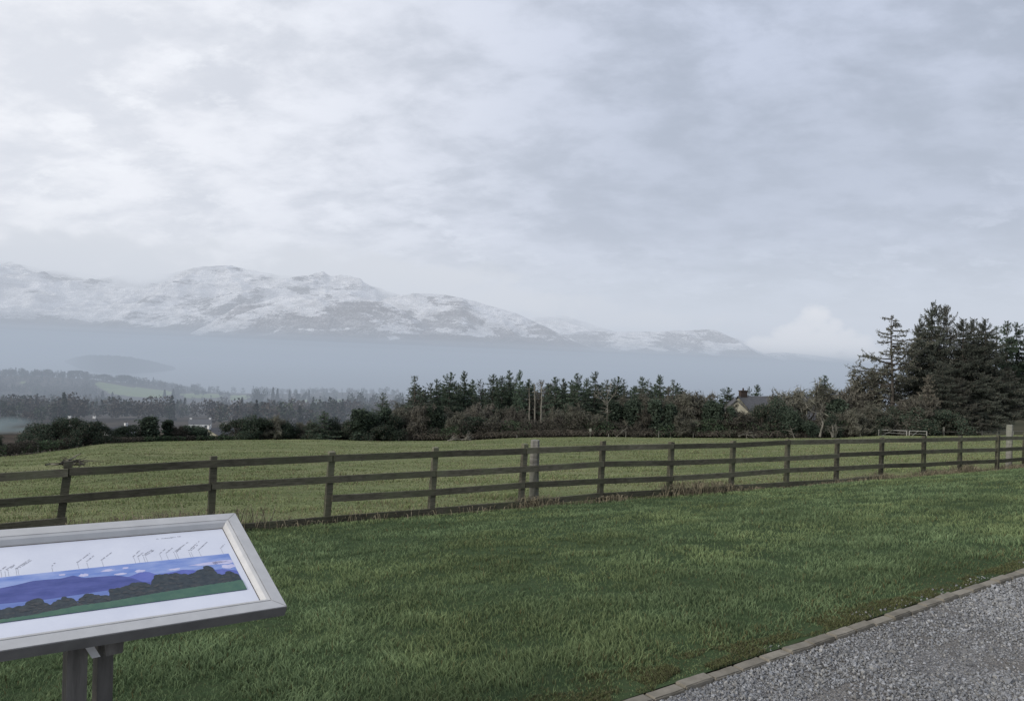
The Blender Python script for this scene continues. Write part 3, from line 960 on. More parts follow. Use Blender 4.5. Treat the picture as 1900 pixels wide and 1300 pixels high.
# understorey brown and evergreen trees in front of the spruces
UND = [
    (752, 742, 101, 'scrub', 0, .9, 'bare brown scrub tree at the left foot of the wood'),
    (786, 742, 99, 'scrub', 1, .8, 'bare brown bushy tree under the leftmost spruces'),
    (806, 748, 98, 'ivy', 0, 1.3, 'dark ivy covered tree under the left spruces'),
    (818, 762, 98, 'bush', 0, 1.0, 'dark holly bush at the field edge under the broad topped spruce'),
    (843, 752, 99, 'scrub', 0, .9, 'grey brown thicket tree under the broad topped spruce'),
    (872, 768, 98, 'bush', 2, 1.2, 'low dark evergreen bush by the fallen branch at the wood foot'),
    (880, 742, 102, 'scrub', 1, .9, 'grey leafless tree in front of the low blunt spruce'),
    (905, 762, 99, 'scrub', 0, 1.1, 'pale brown leafless shrub right of the low evergreen bush'),
    (928, 748, 101, 'bare', 1, .9, 'brown leafless tree in front of the tall spruce cluster'),
    (952, 752, 100, 'scrub', 1, 1.0, 'reddish brown leafless tree left of the bare pale trunks'),
    (1030, 750, 100, 'scrub', 0, 1.0, 'grey leafless tree right of the bare pale trunks'),
    (1062, 745, 101, 'bush', 1, .7, 'dark evergreen tree below the twin tall spruces'),
    (1090, 744, 99, 'bare', 2, 1.1, 'round headed fawn leafless tree left of the pale branching one'),
    (1140, 742, 100, 'ivy', 1, 1.3, 'ivy clad trunk right of the pale branching tree'),
    (1157, 726, 102, 'scrub', 0, .8, 'brown leafless tree right of the ivy clad trunk'),
    (1175, 738, 100, 'ivy', 0, 1.4, 'dark ivy covered tree at the left side of the green gap'),
    (1196, 748, 100, 'scrub', 1, .7, 'fawn leafless tree hanging over the green gap'),
    (1216, 738, 99, 'ivy', 1, 1.3, 'tall dark ivy column right of the green gap'),
    (1222, 720, 103, 'bare', 0, 1.1, 'fawn leafless tree behind the tall ivy column'),
    (1243, 744, 99, 'ivy', 0, 1.2, 'shorter ivy column right of the tall one'),
    (1268, 722, 102, 'scrub', 0, .9, 'domed brown leafless tree left of the house'),
    (1288, 718, 104, 'scrub', 1, 1.0, 'brown leafless tree with fine upright twigs left of the house'),
    (1305, 724, 102, 'bare', 1, 1.1, 'bare tree with dark arching twigs left of the house'),
    (1270, 762, 99, 'bare', 2, 1.2, 'low pale stemmed leafless bush before the domed brown tree'),
    (1322, 738, 100, 'ivy', 0, 1.5, 'dark ivy covered tree just left of the cream gable'),
    (1334, 745, 99, 'ivy', 1, 1.2, 'narrow ivy trunk in front of the cream gable'),
    (1356, 752, 99, 'ivy', 1, .9, 'slim ivy column in front of the middle of the cream gable'),
    (1373, 757, 100, 'scrub', 1, 1.3, 'broad bare thicket hiding the lower half of the cream gable'),
    (1362, 768, 99, 'scrub', 0, 1.0, 'bare scrub in front of the cream gable'),
    (1350, 742, 101, 'bare', 1, .8, 'slim bare tree crossing the left half of the cream gable'),
    (1390, 748, 102, 'bare', 2, .8, 'slim bare tree crossing the right half of the cream gable'),
    (1385, 772, 100, 'scrub', 1, .9, 'dark bare scrub at the right foot of the cream gable'),
    (1415, 745, 100, 'bush', 1, .8, 'dark bushy evergreen right of the cream gable'),
    (1440, 732, 101, 'bush', 0, .8, 'tallest dark evergreen in front of the long house roof'),
    (1463, 748, 100, 'bush', 2, .9, 'dark evergreen left of the leaning pale tree'),
    (1450, 712, 109, 'bare', 1, 1.0, 'leafless tree with spreading top behind the dark evergreens'),
    (1492, 697, 106, 'bare', 0, 1.2, 'tall bare tree with many upright twigs above the leaning pale tree'),
    (1495, 775, 99, 'bush', 2, 1.2, 'low dark evergreen bush beside the leaning pale tree'),
    (1480, 722, 126, 'bush', 3, .7, 'mid green spreading tree beyond the long house roof'),
    (1562, 712, 112, 'scrub', 1, .9, 'leafless tree with brush like twigs right of the pointed spruce'),
    (1556, 735, 104, 'ivy', 0, 1.5, 'dark ivy tree right of the house roof'),
    (1548, 765, 100, 'bush', 0, .9, 'dark evergreen bush behind the forked stump'),
    (1585, 705, 112, 'bare', 2, 1.1, 'grey brown bare tree at the left foot of the lone larch'),
    (1598, 668, 113, 'bare', 1, .8, 'pale slender bare tree immediately left of the lone larch'),
    (1578, 752, 101, 'scrub', 0, 1.0, 'brown scrub tree left of the field gates'),
    (1615, 745, 104, 'scrub', 0, 1.2, 'brown bushy tree above the field gates'),
    (1628, 758, 103, 'bush', 1, 1.0, 'dark evergreen bush above the left field gate'),
    (1662, 752, 105, 'bush', 0, 1.1, 'dark evergreen bush behind the right field gate'),
    (1688, 728, 106, 'scrub', 1, 1.0, 'bare brown tree behind the right field gate'),
]
for (px, py, Yd, kind, var, wd, lab) in UND:
    nm = {'bush': 'evergreen_bush', 'ivy': 'ivy_clad_tree', 'scrub': 'leafless_tree', 'bare': 'leafless_tree'}[kind]
    tree(kind, var, px, py, Yd, wd, nm, lab, cat='bush' if kind == 'bush' else 'tree')

# big group on the right
BIG = [
    (1730, 559, 113, 'big', 0, .82, 'tallest dark conifer with a ragged double top in the right hand group'),
    (1753, 566, 114, 'big', 1, .72, 'conifer leaning its feathery top out right of the tallest one'),
    (1706, 590, 114, 'big', 0, .58, 'dark conifer at the left shoulder of the tallest one'),
    (1788, 590, 111, 'big', 0, .9, 'broad rounded dark conifer right of the tallest one'),
    (1808, 590, 115, 'big', 0, .95, 'dark conifer with a twiggy crown in the middle of the right hand group'),
    (1829, 590, 112, 'big', 0, .85, 'rough topped conifer at the right shoulder of the big group'),
    (1850, 604, 121, 'thin', 0, 1.1, 'thin conifer in the notch between the big group and the right edge spruces'),
    (1870, 595, 118, 'spruce', 3, 1.1, 'left of the spruces with clear spires at the right edge'),
    (1889, 597, 120, 'spruce', 0, 1.1, 'layered spruce close to the right edge of the photo'),
    (1912, 600, 119, 'spruce', 1, 1.2, 'spruce cut by the right edge of the photo'),
    (1945, 590, 118, 'big', 0, .9, 'dense conifer just outside the right edge of the photo'),
    (1990, 600, 120, 'big', 1, .9, 'broad conifer beyond the right edge of the photo'),
    (1750, 672, 107, 'big', 0, 1.2, 'grey green drooping conifer in front of the tallest one'),
    (1722, 695, 106, 'brown', 1, 1.0, 'low brown grey conifer with drooping boughs at the front of the group'),
    (1780, 700, 107, 'big', 1, 1.2, 'low dark conifer filling the front of the right hand group'),
    (1825, 690, 109, 'big', 0, 1.2, 'dark shaded conifer above the grass bank'),
    (1870, 680, 112, 'big', 1, 1.1, 'dark conifer above the grass bank near the right edge'),
    (1910, 690, 114, 'big', 0, 1.1, 'dark lower conifer at the right edge above the bank'),
]
for (px, py, Yd, kind, var, wd, lab) in BIG:
    tree(kind, var, px, py, Yd, wd, 'conifer_tree', lab, 'conifers of the tall group on the right')
for (px, py, Yd, wd, lab) in [(1700, 752, 104, 1.3, 'dark shrub below the low brown grey conifer'), (1735, 755, 105, 1.3, 'dark shrub under the drooping conifer'), (1765, 762, 106, 1.2, 'dark shrub by the small fence stake on the right'),
                              (1800, 752, 110, 1.3, 'dark shrub at the left end of the grass bank')]:
    tree('bush', int(px), px, py, Yd, wd, 'evergreen_bush', lab, cat='bush')


# lone sparse larch-like conifer with visible trunk and an upswept right limb
def lone_conifer():
    rng = np.random.default_rng(99)
    tr = Geo(); cw = Geo(); H = 1.0
    hs = np.linspace(0, 1, 12)
    tr.tube(np.stack([.012 * np.sin(hs * 5), hs * 0, hs - .02], 1), .013 * (1 - hs) + .0022, 7)
    def limb(h, az, L, up0, up1, r0=.006, dens=1.0):
        n = 9; tt = np.linspace(0, 1, n)
        ca, sa = math.cos(az), math.sin(az)
        wob = np.cumsum(rng.normal(size=n)) * L * .02
        pts = np.stack([ca * L * tt - sa * wob, sa * L * tt + ca * wob, h + L * (up0 * tt + up1 * tt ** 2) + np.cumsum(rng.normal(size=n)) * L * .012], 1)
        tr.tube(pts, np.linspace(r0, .0013, n), 4)
        for j in range(int(5 + L * 55)):
            q = rng.uniform(.25, 1); b = np.array([np.interp(q, tt, pts[:, m_]) for m_ in range(3)])
            d = np.array([ca, sa, 0]) * .6 + rng.normal(size=3) * .6; d /= np.linalg.norm(d)
            l2 = L * rng.uniform(.1, .32)
            e2 = b + d * l2
            tr.tube([b, (b + e2) / 2 + rng.normal(size=3) * .004, e2], [.0018, .0013, .0008], 3)
            m2 = int((4 + l2 * 190) * dens)
            k = rng.random(m2)[:, None]
            c = b * (1 - k) + e2 * k + rng.normal(size=(m2, 3)) * .005
            c[:, 2] -= abs(rng.normal(size=m2)) * .004
            cw.leaves(c, .013 * (.6 + rng.random(m2)), leafcols(m2, (.024, .025, .02), (.062, .062, .048), rng), .38, 0, rng)
    for i in range(48):
        h = .24 + .74 * i / 48
        L = (.33 * (1 - h) ** .75 + .02) * rng.uniform(.6, 1.25)
        limb(h, rng.random() * 6.28, L, rng.uniform(-.3, .05), rng.uniform(.05, .35))
    limb(.52, 0.05, .26, .35, .55, .008, 1.3)
    limb(.56, .3, .20, .5, .7, .007, 1.2)
    limb(.50, 3.1, .28, .05, .0, .008, 1.1)
    limb(.58, 3.3, .24, .15, .2, .007, 1.1)
    p = P(1657, 580, 108); zb = ground(p.x, p.y) - .1
    e = empty('larch_tree', (p.x, p.y, zb), 'lone sparse conifer with bare trunk and upswept limbs left of the tall group', 'tree')
    e.scale = ((p.z - zb) * 1.12, (p.z - zb) * 1.12, p.z - zb)
    tr.obj('trunk', M_bark, e); cw.obj('crown', M_leaf, e)


lone_conifer()

# hedge trees and bushes on the left edge of the field
LEFT = [
    (-12, 795, 64, 'bush', 0, .9, 'dark evergreen bush cut by the left edge of the photo'),
    (98, 779, 74, 'bush', 3, 1.25, 'left lobe of the widest dark hawthorn on the left field edge'),
    (134, 769, 73, 'bush', 3, 1.0, 'tallest wide dark hawthorn on the left field edge'),
    (76, 790, 73, 'bush', 1, 1.2, 'low left end of the widest dark hawthorn'),
    (188, 789, 75, 'bush', 1, 1.1, 'low right end of the wide dark hawthorn clump'),
    (165, 778, 74, 'bush', 3, 1.1, 'right rounded part of the wide dark hawthorn clump'),
    (235, 785, 84, 'bush', 2, 1.0, 'small dark bush right of the white gabled house'),
    (255, 792, 86, 'bush', 0, 1.0, 'low round dark bush between the small houses and the ivy column'),
    (279, 769, 86, 'ivy', 0, 1.7, 'dark ivy column with a flat bushy head on the left field edge'),
    (312, 777, 88, 'ivy', 1, 1.9, 'narrow dark ivy column right of the flat headed one'),
    (335, 786, 89, 'scrub', 1, 1.1, 'brown leafless shrub between the ivy columns and the second white house'),
    (358, 785, 90, 'bush', 2, 1.1, 'round dark bush left of the second white house'),
    (378, 797, 90, 'bush', 0, 1.0, 'small olive bush touching the second white house'),
    (438, 774, 92, 'bush', 1, .9, 'ragged dark hawthorn right of the second white house'),
    (458, 767, 92, 'bush', 0, .9, 'dark layered evergreen with a flat top on the left field edge'),
    (482, 770, 93, 'bush', 2, 1.1, 'dense dark evergreen in the middle of the left hedge line'),
    (512, 766, 93, 'scrub', 0, .8, 'leafless tree with ivy among the left hedge evergreens'),
    (508, 772, 94, 'bush', 0, .8, 'dark evergreen behind the ivy hung leafless tree'),
    (530, 777, 94, 'bush', 2, .9, 'dark evergreen right of the ivy hung leafless tree'),
    (546, 789, 94, 'bush', 0, 1.0, 'low dark bush left of the russet shrub'),
    (566, 776, 96, 'scrub', 0, .9, 'russet leafless shrub left of the dark conical evergreen'),
    (582, 783, 94, 'bush', 1, .8, 'low dark thicket at the foot of the conical evergreen'),
    (604, 762, 94, 'spruce', 2, 1.9, 'dark conical evergreen standing alone on the field edge'),
    (615, 772, 95, 'bush', 0, .8, 'dark rounded flank bush right of the conical evergreen'),
    (640, 788, 97, 'scrub', 1, 1.1, 'low russet scrub right of the conical evergreen'),
    (668, 754, 95, 'ivy', 0, 1.9, 'dark leaning ivy tree with a blunt top left of the wood'),
    (652, 778, 95, 'bush', 1, .8, 'dark bushy foot of the blunt topped ivy tree'),
    (683, 757, 96, 'bush', 2, .7, 'dark evergreen attached to the right of the blunt topped ivy tree'),
    (700, 778, 96, 'bush', 1, .9, 'dark evergreen bush below the brown larch'),
    (711, 728, 103, 'brown', 0, 1.3, 'thin topped brown larch left of the wood'),
    (716, 754, 97, 'ivy', 1, 1.3, 'dark ivy column in front of the brown larch'),
    (738, 765, 97, 'bush', 0, .9, 'dark evergreen bush between the brown larch and the wood'),
    (733, 748, 100, 'scrub', 0, .8, 'bare brown tree between the ivy column and the wood'),
]
for (px, py, Yd, kind, var, wd, lab) in LEFT:
    if kind == 'bush' and px > 200: wd *= 1.3
    nm = {'bush': 'evergreen_bush', 'ivy': 'ivy_clad_tree', 'scrub': 'leafless_tree', 'bare': 'leafless_tree', 'brown': 'larch_tree', 'spruce': 'evergreen_tree'}[kind]
    tree(kind, var, px, py, Yd, wd, nm, lab, cat='bush' if kind == 'bush' else 'tree')


# pale dead trunks in front of the wood, pale branching tree, leaning birch, forked stump
def pole(px, y0, y1, Yd, r, label, name='dead_tree', group=None, stubs=14, lean=0):
    a = P(px + lean, y0, Yd); b = P(px, y1, Yd)
    g = Geo(); rng = np.random.default_rng(int(px))
    n = 9; k = np.linspace(0, 1, n)[:, None]
    pts = np.array(b) * (1 - k) + np.array(a) * k - np.array(b)
    pts[:, 0] += np.cumsum(rng.normal(size=n)) * .03
    g.tube(pts, np.linspace(r, r * .5, n), 6)
    for i in range(stubs):
        q = rng.uniform(.2, .98); c = pts[0] * (1 - q) + pts[-1] * q
        d = rng.normal(size=3); d[2] = abs(d[2]) * .3; d /= np.linalg.norm(d)
        g.tube([c, c + d * rng.uniform(.25, .7)], [.03, .012], 3)
    o = g.obj(name, M_palebark); o.location = b
    return tag(o, label, 'dead tree', group)


pole(983, 718, 782, 99.0, .11, 'left of the three pale dead trunks at the front of the wood', group='pale dead trunks')
pole(991.5, 712, 783, 98.8, .12, 'middle pale dead trunk at the front of the wood', group='pale dead trunks')
pole(1004, 716, 785, 98.6, .15, 'thick right pale dead trunk with broken top at the front of the wood', group='pale dead trunks')


def pale_tree(name, label, px, pybase, Yd, stems, r=.09, seed=3, mat=None):
    """stems: lists of pixel points, each one limb of the tree, in its own plane of depth"""
    b = P(px, pybase, Yd); g = Geo(); rng = np.random.default_rng(seed)
    for st, r0 in stems:
        pts = [np.array(P(x, y, Yd + (rng.normal() * .3))) - np.array(b) for x, y in st]
        g.tube(pts, np.linspace(r0, r0 * .35, len(pts)), 5)
        for i in range(10):
            q = rng.uniform(.35, 1) * (len(pts) - 1); j = int(min(q, len(pts) - 2)); c = pts[j] + (pts[j + 1] - pts[j]) * (q - j)
            d = (pts[j + 1] - pts[j]) / np.linalg.norm(pts[j + 1] - pts[j]) + rng.normal(size=3) * .7
            d /= np.linalg.norm(d)
            l = rng.uniform(.4, 1.3)
            g.tube([c, c + d * l * .5 + rng.normal(size=3) * .05, c + d * l], [.03, .022, .012], 3)
    o = g.obj(name, mat or M_palebark); o.location = b
    return tag(o, label, 'tree')


pale_tree('branching_tree', 'pale leafless tree fanning its limbs out in front of the wood', 1127, 790, 99.5,
          [([(1127, 790), (1127, 765), (1126, 748)], .10), ([(1126, 748), (1120, 738), (1112, 728), (1106, 718)], .06), ([(1126, 748), (1127, 735), (1131, 722), (1134, 710)], .06),
           ([(1126, 748), (1118, 742), (1110, 737), (1103, 730)], .05), ([(1126, 750), (1133, 740), (1142, 730), (1143, 720)], .05)])
pale_tree('leaning_birch', 'pale leaning tree with forked white limbs in front of the house', 1524, 808, 97.5,
          [([(1521, 810), (1524, 797), (1527, 787), (1524, 775), (1520, 766)], .13), ([(1520, 766), (1508, 764), (1499, 756), (1494, 748), (1487, 740)], .08),
           ([(1494, 748), (1489, 735), (1484, 720)], .05), ([(1524, 775), (1519, 764), (1516, 757)], .07), ([(1523, 770), (1523, 760), (1528, 750)], .05)], seed=8)
pale_tree('forked_stump', 'forked grey stump at the field edge right of the leaning pale tree', 1548, 810, 97.8,
          [([(1545, 811), (1541, 800), (1538, 790)], .16), ([(1547, 811), (1546, 800), (1544, 789)], .12), ([(1549, 811), (1551, 800), (1551, 788)], .17)], seed=9)
pale_tree('fallen_limb', 'pale broken limb leaning at the foot of the ivy clad trunk', 1146, 811, 97.2, [([(1143, 811), (1150, 804), (1158, 799)], .06)], seed=2)
pale_tree('fallen_limb', 'thin pale limb leaning beside the dark evergreens left of the leaning tree', 1472, 812, 97.2, [([(1474, 813), (1471, 804), (1468, 796)], .06)], seed=4)
pale_tree('fallen_limb', 'forked grey bough lying on the grass below the left spruces', 845, 816, 94.5,
          [([(830, 818), (840, 815), (851, 814), (860, 815)], .10), ([(834, 817), (838, 812), (846, 811)], .07), ([(858, 815), (866, 813), (872, 817)], .08), ([(864, 815), (869, 810)], .06)], seed=5)
pale_tree('fallen_limb', 'low grey deadwood lying before the cream gabled house', 1385, 808, 97,
          [([(1370, 809), (1380, 806), (1395, 807)], .07), ([(1376, 806), (1388, 803)], .05)], seed=6)

# distinct pines and trees on the spur by the lake (far, hazy)
def far_tree_mesh(seed, shape):
    rng = np.random.default_rng(seed); g = Geo(); t_ = Geo()
    t_.tube([(0, 0, -.05), (.01, 0, .5), (0, .01, .8)], [.04, .03, .02], 4)
    n = 420
    if shape == 'umbrella':
        for i in range(8):
            a = rng.random() * 6.28; r = .32 * math.sqrt(rng.random()); c = np.array([r * math.cos(a), r * math.sin(a), .80 - .35 * r])
            d = rng.normal(size=(n // 8, 3)); d /= np.linalg.norm(d, axis=1)[:, None]
            g.leaves(c + d * np.array([.2, .2, .12]) * rng.random((n // 8, 1)) ** .3, .10, leafcols(n // 8, (.02, .027, .02), (.045, .055, .038), rng), .8, 0, rng)
    elif shape == 'cone':
        h = rng.random(n) ** 1.3 * .9 + .08; a = rng.random(n) * 6.28; r = .26 * (1 - h) * rng.random(n) ** .4 + .01
        g.leaves(np.stack([r * np.cos(a), r * np.sin(a), h], 1), .11, leafcols(n, (.018, .025, .02), (.045, .05, .04), rng), .6, 0, rng)
    else:
        for i in range(7):
            a = rng.random() * 6.28; r = .25 * math.sqrt(rng.random()); c = np.array([r * math.cos(a), r * math.sin(a), rng.uniform(.35, .8)])
            d = rng.normal(size=(n // 7, 3)); d /= np.linalg.norm(d, axis=1)[:, None]
            colr = leafcols(n // 7, (.04, .034, .03), (.085, .07, .06), rng) if shape == 'brown' else leafcols(n // 7, (.02, .027, .02), (.045, .055, .038), rng)
            g.leaves(c + d * .2 * rng.random((n // 7, 1)) ** .3, .09, colr, .7, 0, rng)
    return t_.mesh('trunk', M_bark), g.mesh('crown', M_far)


FT = {'umbrella': [far_tree_mesh(1, 'umbrella'), far_tree_mesh(2, 'umbrella')], 'cone': [far_tree_mesh(3, 'cone'), far_tree_mesh(4, 'cone')],
      'round': [far_tree_mesh(5, 'round'), far_tree_mesh(6, 'round')], 'brown': [far_tree_mesh(7, 'brown'), far_tree_mesh(8, 'brown')]}


def fartree(kind, px, ptop, pbase, Yd, wd, label, group, var=0, name=None):
    p = P(px, ptop, Yd); b = P(px, pbase, Yd)
    zb = min(b.z, ground(p.x, p.y) - .3)
    e = empty(name or {'umbrella': 'pine_tree', 'cone': 'spruce_tree', 'round': 'broadleaf_tree', 'brown': 'leafless_tree'}[kind], (b.x, b.y, zb), label, 'tree', group, rz=random.random() * 6)
    H = p.z - zb; w_ = (p.z - b.z) * wd
    e.scale = (w_, w_, H)
    tr, cw = FT[kind][var % 2]
    link('trunk', tr, e); link('crown', cw, e)


GH = 'trees along the hazy hilltop by the lake'
for i, (kind, px, a, b, wd, lab) in enumerate([
    ('brown', 30, 700, 715, 1.6, 'small hazy tree at the left end of the hilltop line'), ('round', 52, 690, 708, 1.0, 'grey round hazy tree near the left end of the hilltop line'),
    ('round', 50, 686, 706, .9, 'taller narrow hazy tree beside the left hilltop gap'), ('umbrella', 66, 688, 706, 1.1, 'hazy pine left of the dense hilltop clump'),
    ('round', 80, 684, 706, .9, 'left tree of the dense hilltop clump'), ('round', 88, 683, 706, .9, 'highest tree of the dense hilltop clump'), ('round', 96, 688, 706, .8, 'right tree of the dense hilltop clump'),
    ('brown', 110, 692, 706, 1.2, 'brown hazy tree between the dense clump and the broad flat topped pine'), ('umbrella', 144, 684, 708, 1.5, 'broad flat topped pine, the boldest on the hilltop'),
    ('round', 158, 694, 708, 1.1, 'small hazy tree right of the broad flat topped pine'), ('round', 171, 702, 712, 1.0, 'squat hazy tree at the left end of the green hill pasture'),
    ('umbrella', 184, 693, 710, 1.3, 'hazy pine above the left end of the green hill pasture'), ('umbrella', 192, 691, 712, .9, 'pointed hazy pine above the green hill pasture'),
    ('round', 207, 694, 714, 1.3, 'hazy round tree above the middle of the green hill pasture'), ('umbrella', 230, 692, 718, 1.2, 'broad hazy tree right of the hill pasture trees gap'),
    ('round', 246, 697, 722, 1.1, 'sloping crowned hazy tree on the descending hill line'), ('brown', 262, 704, 726, 1.1, 'brown hazy tree low on the descending hill line'), ('brown', 277, 715, 730, 1.2, 'last brown hazy tree on the descending hill line')]):
    fartree(kind, px, a, b, 1400, wd, lab, GH, i)
GM = 'hazy trees standing up from the valley wood'
for i, (kind, px, a, b, Yd, wd, lab) in enumerate([
    ('cone', 305, 722, 750, 1050, .9, 'left of the two blunt spruces at the lake shore pasture'), ('cone', 321, 721, 750, 1050, .9, 'right of the two blunt spruces at the lake shore pasture'),
    ('cone', 190, 725, 755, 950, .9, 'hazy spruce in front of the green hill pasture'), ('cone', 208, 727, 755, 950, .8, 'second hazy spruce right of the one before the green hill pasture'),
    ('round', 362, 720, 735, 1300, 1.6, 'low wide hazy tree left of the double crowned wood'), ('round', 378, 722, 736, 1300, 1.4, 'low hazy tree behind the pasture patches'),
    ('round', 408, 723, 736, 1300, 1.3, 'round hazy tree among the pasture patches'), ('round', 424, 727, 738, 1300, 1.2, 'small round hazy tree right of the pasture patches'),
    ('cone', 449, 736, 760, 900, 1.1, 'dark hazy cone tree in front of the tall valley clump'),
    ('round', 475, 719, 755, 1000, .8, 'left high tree of the tall valley clump'), ('round', 487, 721, 755, 1000, .8, 'second high tree of the tall valley clump'), ('cone', 506, 718, 755, 1000, .7, 'pointed tree in the tall valley clump'),
    ('cone', 514, 720, 755, 1000, .7, 'right pointed tree in the tall valley clump'), ('cone', 537, 723, 752, 1000, .7, 'dark narrow hazy tree right of the tall valley clump'), ('round', 549, 722, 745, 1050, .9, 'round hazy tree on the pale meadow skyline'),
    ('round', 564, 725, 745, 1050, .9, 'left tree of the pair at the right of the meadow skyline'), ('cone', 573, 723, 745, 1050, .8, 'right tree of the pair at the right of the meadow skyline'),
    ('cone', 593, 734, 748, 1100, .9, 'tiny hazy tree alone right of the meadow pair'), ('round', 602, 731, 748, 1100, .8, 'small bushy hazy tree on the lake skyline'), ('round', 623, 734, 745, 1100, .9, 'single small tree left of the dome shaped hazy wood'),
    ('round', 655, 726, 750, 800, 1.5, 'left dome of the hazy blue green trees before the wood'), ('round', 672, 724, 752, 800, 1.3, 'highest dome of the hazy blue green trees before the wood'),
    ('round', 690, 727, 752, 800, 1.2, 'right dome of the hazy blue green trees before the wood'), ('round', 738, 727, 752, 800, 1.3, 'hazy round tree showing between the brown larch and the wood')]):
    fartree(kind, px, a, b, Yd, wd, lab, GM, i)


# far woodland: one mass nobody could count
def far_woodland():
    rng = np.random.default_rng(5)
    g = Geo()
    n = 6500
    Yd = np.exp(rng.uniform(math.log(430), math.log(1700), n)); u = rng.uniform(-1.1, 1.0, n)
    Yd = np.concatenate([Yd, rng.uniform(1050, 1500, 1500)]); u = np.concatenate([u, rng.uniform(-.95, -.38, 1500)]); n = len(u)
    x = u * Yd
    z = z_valley(x, Yd)
    keep = z > LAKE + 3
    for dz in (0, 7, 14):
        keep &= ~in_pasture(x, Yd, z + dz)
    keep &= (fbm(x / 110., Yd / 110., 2, 8) > .36) | (np.arange(n) >= 6500)
    keep &= ~((u > -.1) & (rng.random(n) < .6))
    keep &= ~((u < -.54) & (Yd < 420))
    x, Yd, z = x[keep], Yd[keep], z[keep]
    for i in range(len(x)):
        h = rng.uniform(6, 11) * (.7 + 1.1 * float(fbm(x[i] / 45., Yd[i] / 60., 2, 33))); m = 85
        con = rng.random() < .16
        if con:
            hh = rng.random(m) ** 1.3; a = rng.random(m) * 6.28; r = h * .22 * (1 - hh) * rng.random(m) ** .4 + .2
            c = np.stack([r * np.cos(a), r * np.sin(a), hh * h * 1.02], 1); colr = leafcols(m, (.016, .022, .018), (.04, .046, .036), rng)
        else:
            d = rng.normal(size=(m, 3)); d /= np.linalg.norm(d, axis=1)[:, None]
            c = d * np.array([h * .36, h * .36, h * .42]) * rng.random((m, 1)) ** .3; c[:, 2] += h * .55
            colr = leafcols(m, (.045, .040, .036), (.072, .064, .056), rng) if rng.random() < .66 else leafcols(m, (.022, .03, .022), (.05, .06, .042), rng)
        g.leaves(c + np.array([x[i], Yd[i], z[i]]), h * .125, colr * rng.uniform(.8, 1.2), .8, 0, rng)
    tag(g.obj('distant_woodland', M_far), 'hazy mass of grey brown woodland filling the valley before the lake', 'woodland', kind='stuff')


far_woodland()


# hedge brambles along the field edge
def brambles():
    rng = np.random.default_rng(12)
    g = Geo()
    n = 62000
    px = rng.uniform(-40, 1720, n)
    hmax = np.interp(px, [-40, 60, 200, 240, 420, 700, 760, 900, 1000, 1150, 1180, 1210, 1260, 1560, 1620, 1720], [1.0, 1.0, .9, .5, .5, .9, 1.7, 2.2, 2.3, 2.0, 1.1, 1.1, 2.0, 2.0, 1.6, .9])
    u = (px - 950) / 1450 + .004
    ye, ze = edge(u)
    dep = rng.random(n) * 5
    y = ye + dep - .3
    x = u * y
    hn = fbm(x * .35, y * .35, 3, 6)
    h = hmax * (.55 + .9 * hn) * rng.random(n) ** .55
    z = np.where(y > ye, z_valley(x, y), ze) + h
    k = rng.random(n)
    cn = fbm(x * .25, y * .3 + 9, 2, 14)
    col = leafcols(n, (.012, .0115, .010), (.033, .030, .025), rng, k)
    gm = (cn > .52) & (rng.random(n) < .8)
    col[gm] = leafcols(gm.sum(), (.010, .016, .010), (.035, .048, .028), rng)
    g.leaves(np.stack([x, y, z], 1), .22 * (.5 + rng.random(n)), col, .35, 0, rng)
    # long bramble canes
    for i in range(1500):
        p = rng.uniform(700, 1660); uu = (p - 950) / 1450 + .004; e_, z_ = edge(uu); yy = float(e_) + rng.uniform(-.2, 1.5); xx = uu * yy
        L = rng.uniform(.5, 1.6); a = rng.random() * 6.28; z0 = ground(xx, yy)
        t_ = np.linspace(0, 1, 5)
        pts = np.stack([xx + math.cos(a) * L * t_, yy + math.sin(a) * L * .4 * t_, z0 + L * (1.6 * t_ - 1.3 * t_ ** 2) + .2], 1)
        c = rng.uniform(.5, 1.3) * np.array([.055, .048, .040])
        g.tube(pts, .014, 3, c)
    tag(g.obj('bramble_hedge', M_leaf), 'tangled brown brambles along the far edge of the field', 'brambles', kind='stuff')


brambles()

# ------------------------------------------------------------------ houses
M_cream = simple('cream_render', (.36, .345, .27), (.46, .44, .35), 1.5, .9, .1)
M_white = simple('white_render', (.62, .62, .60), (.74, .74, .72), 1.5, .9, .1)
M_slate = simple('slate_roof', (.06, .062, .066), (.11, .11, .115), 3, .7, .3, vec=(1, 1, 4))
M_brick = simple('chimney_brick', (.045, .036, .032), (.08, .062, .054), 9, .9, .1)
M_glass, t, out = material('window_glass'); bsdf(t, out, (.03, .035, .04), .1, .6)
M_wood_white = simple('painted_wood', (.6, .6, .6), (.7, .7, .7), 4, .6, .3)


